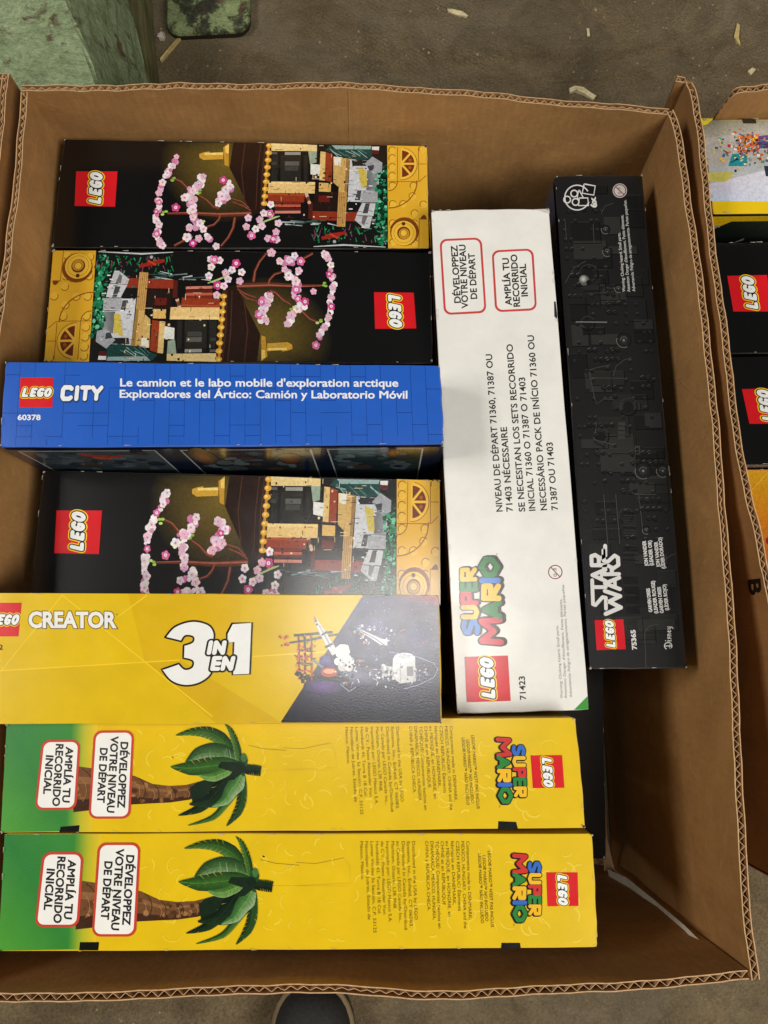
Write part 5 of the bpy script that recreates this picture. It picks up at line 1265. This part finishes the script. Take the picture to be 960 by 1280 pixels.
for t, a, b_ in (('Warning: Choking hazard. Small parts.', (781.3, 365), (775, 291)), ("Attention: Danger d'étouffement. Petits éléments.", (787.5, 365), (778.8, 268.8)), ('Advertencia: Peligro de atragantamiento. Partes pequeñas.', (793.8, 364.5), (782.5, 250))): x.text(t, a, b_, 3.6, (200, 198, 194), 0, .01)
x.build('lettering', i['root']); x = Sheet(i['place'], 6); x.disc(774.5, 238.8, 9, (196, 186, 180), 0, n=20); x.arc(774.5, 238.8, 7.4, 0, 360, 1.1, (96, 60, 54), .6, 20); x.line([(769.4, 234), (779.6, 243.6)], 1.1, (96, 60, 54), .6); x.text('0-3', (776, 243.4), (775, 234.4), 3.4, (110, 76, 70), .9)
x.build('warning_badge', i['root']); x = Sheet(i['place'], 6)
# figures badge and 6x
q = S1(165, 150); x.arc(q[0], q[1], 15.5, 20, 330, 1.5, LW, 0, 24)
for a, b_ in ((115, 160), (150, 130), (157, 172)): w1 = S1(a, b_); x.arc(w1[0], w1[1], 4.2, 0, 360, 1.6, LW, 0, 14)
for quad in (((175, 112), (195, 150), (165, 155), (170, 120)), ((175, 152), (218, 152), (222, 190), (172, 190)), ((200, 82), (255, 92), (248, 138), (190, 128))):
    w1 = [S1(a, b_) for a, b_ in quad]; x.line(w1 + [w1[0]], 1.6, LW, 0.3)
x.text('6x', (746, 259.5), (744, 247.5), 7, LW, 0, .05)
x.build('figures_badge', i['root']); x = Sheet(i['place'], 6)
# script signature of the film studio
m = quad_map([(0, 0), (2.9, 0), (2.9, 1), (0, 1)], [S2(540, 1130), S2(540, 1012), S2(580, 1012), S2(584, 1130)])
sig = [(ell(.36, .5, .38, .42, -150, 120, 12), .055), ([(.34, .12), (.36, .92)], .05), ([(.06, .72), (.3, .6), (.5, .7)], .03), ([(.92, .45), (.92, .85)], .055), ([(.92, .22), (.96, .2)], .05), ([(1.32, .46), (1.16, .52), (1.32, .68), (1.14, .84)], .05), ([(1.5, .84), (1.5, .46), (1.72, .5), (1.74, .84)], .05), ([(1.94, .66), (2.14, .6), (2.06, .46), (1.94, .64), (2.02, .84), (2.2, .78)], .045), ([(2.34, .46), (2.4, .8), (2.6, .76)], .045), ([(2.62, .44), (2.6, 1.0), (2.4, 1.12)], .045)]
x.loops([[m(p) for p in l] for l in contours(stroke_field(sig, -.3, -.3, 3.2, 1.4, .02), -.3, -.3, .02, 0)], LW, 0)
x.build('lettering', i['root'])
x = Sheet(i['place'], 5); brand_square(x, [(745.4, 812.7), (742.9, 775.3), (779, 774), (782, 811.4)], 0, (206, 26, 40)); x.build('brand_square', i['root'])
x = Sheet(side_place(i, 0, 3), 1); x.poly([(0.01, .004), (.99, .004), (.99, .3), (.01, .3)], [(70, 74, 96), (40, 44, 66), (24, 28, 50), (30, 34, 60)], 0); x.build('picture_print', i['root'], M['photo'])

# ---------------------------------------------------------------- black box lying deep in the gap
toy_box('toy_set_box', 'plain black box lying deep in the gap beside the right carton wall', [(690, 818), (753, 818), (757.5, 1074), (694, 1074)], 0.11, (15, 14, 14), side=(20, 20, 22), worn=0.5)  # near end added beyond its visible edge to blacken the recess floor

# ---------------------------------------------------------------- boxes in the right-hand carton
R1 = [(879.5, 150), (1270, 146), (1290, 262), (891.5, 267)]
i = toy_box('toy_set_box', 'yellow edged box with bright city picture in the right carton', R1, 0.385, (234, 196, 24), side=(30, 32, 34), worn=0.2)
x = Sheet(i['place'], 1)
x.poly([(880, 154), (1262, 150), (1280, 248), (890, 252)], [(150, 150, 120), (170, 170, 170), (206, 210, 222), (196, 200, 210)], 0)
C3 = zoomed(840, 80, 512 / 120)
def c3(*p): return [C3(a, b_) for a, b_ in p]
x.poly(c3((150, 300), (520, 300), (520, 350), (160, 400)), [(120, 116, 92), (150, 146, 124), (176, 172, 160), (170, 166, 150)], .4); x.poly(c3((160, 400), (520, 350), (520, 520), (175, 540)), (182, 176, 168), .4)
x.poly(c3((190, 580), (325, 575), (320, 610), (270, 632), (195, 625)), (196, 188, 96), 1); x.poly(c3((200, 640), (520, 560), (520, 735), (205, 730)), [(206, 200, 216), (220, 218, 224), (212, 216, 232), (190, 206, 226)], .7)
x.poly(c3((150, 292), (220, 292), (190, 322), (155, 330)), (238, 210, 20), 1.2); x.poly(c3((370, 293), (445, 293), (450, 318), (380, 318)), (40, 36, 30), 1.5)
x.poly(c3((350, 385), (465, 375), (460, 465), (350, 470)), (226, 124, 30), 1.5); x.poly(c3((320, 480), (400, 480), (400, 545), (300, 545)), (40, 140, 148), 1.6); x.poly(c3((460, 385), (560, 375), (560, 450), (465, 455)), (110, 70, 140), 1.6)
for k in range(190):
    a, b_ = rb.gauss(400, 95), rb.gauss(445, 42)
    if a < 210: continue
    w1, h1 = rb.uniform(4, 18), rb.uniform(4, 16); x.poly(c3((a, b_), (a + w1, b_ + 1), (a + w1, b_ + h1), (a, b_ + h1)), rb.choice([(60, 44, 40), (206, 90, 40), (52, 150, 150), (190, 40, 70), (236, 190, 70), (90, 84, 120), (40, 36, 36), (226, 220, 210), (70, 120, 60), (150, 150, 160)]), 2 + k * .01)
for k in range(70):
    a, b_ = rb.gauss(420, 80), rb.gauss(440, 36); r = rb.uniform(4, 16); t = rb.choice((0, 1.57, .5, -.5))
    if a > 215: x.line(c3((a - r * math.cos(t), b_ - r * math.sin(t)), (a + r * math.cos(t), b_ + r * math.sin(t))), rb.uniform(.4, 1.2), rb.choice([(40, 34, 34), (230, 220, 200), (180, 60, 40), (60, 120, 130), (90, 60, 100)]), 4.2)
x.poly(c3((490, 545), (540, 545), (540, 600), (500, 600)), (50, 54, 70), 2); x.build('picture_print', i['root'], M['photo'])
x = Sheet(side_place(i, 3, 2), 1)
x.poly([(0, .003), (1, .003), (1, .012), (0, .012)], (226, 184, 20), 0); x.poly([(0.0, .012), (1, .012), (1, .2), (0, .2)], [(20, 26, 18), (96, 100, 90), (50, 54, 56), (14, 16, 18)], 0)
x.poly([(0, .003), (.1, .003), (0.02, .03), (0, .03)], (226, 184, 20), .6)
for k in range(40): u = rb.uniform(0, 1); v = rb.uniform(.015, .09); x.line([(u, v), (u + rb.uniform(-.06, .1), v + rb.uniform(-.004, .02))], [.004, .001], rb.choice([(60, 110, 60), (150, 154, 150), (30, 32, 36), (180, 184, 190), (50, 60, 110)]), 1 + k * .02)
x.build('picture_print', i['root'], M['photo'])
GR = 'black boxes with a red square in the right carton'
R2 = [(885, 303.5), (1345, 300), (1370, 438), (901, 442)]; R3 = [(901, 446), (1372, 442), (1400, 574), (922, 581)]
garden_box('black box with red square in the right carton, next to the city picture box', R2, 0.36, group=GR)
garden_box('black box with red square in the right carton, nearer the amber box', R3, 0.36, group=GR)
R4 = [(924, 587), (1380, 581), (1400, 720), (940, 726)]
i = toy_box('toy_set_box', 'amber and red box low in the right carton beside the rim', R4, 0.345, (214, 130, 20), side=(150, 60, 16), worn=0.2)
x = Sheet(i['place'], 1); x.poly([(926, 589), (1000, 588), (1000, 712), (939, 714)], [(214, 158, 22), (226, 166, 26), (200, 70, 24), (206, 96, 22)], 0); x.line([(940, 612), (965, 585)], 1, (240, 190, 60), .6)
x.disc(962, 676, 5, (150, 30, 40), .8); x.build('picture_print', i['root'], M['photo'])

bpy.data.objects.remove(_tmp_obj)
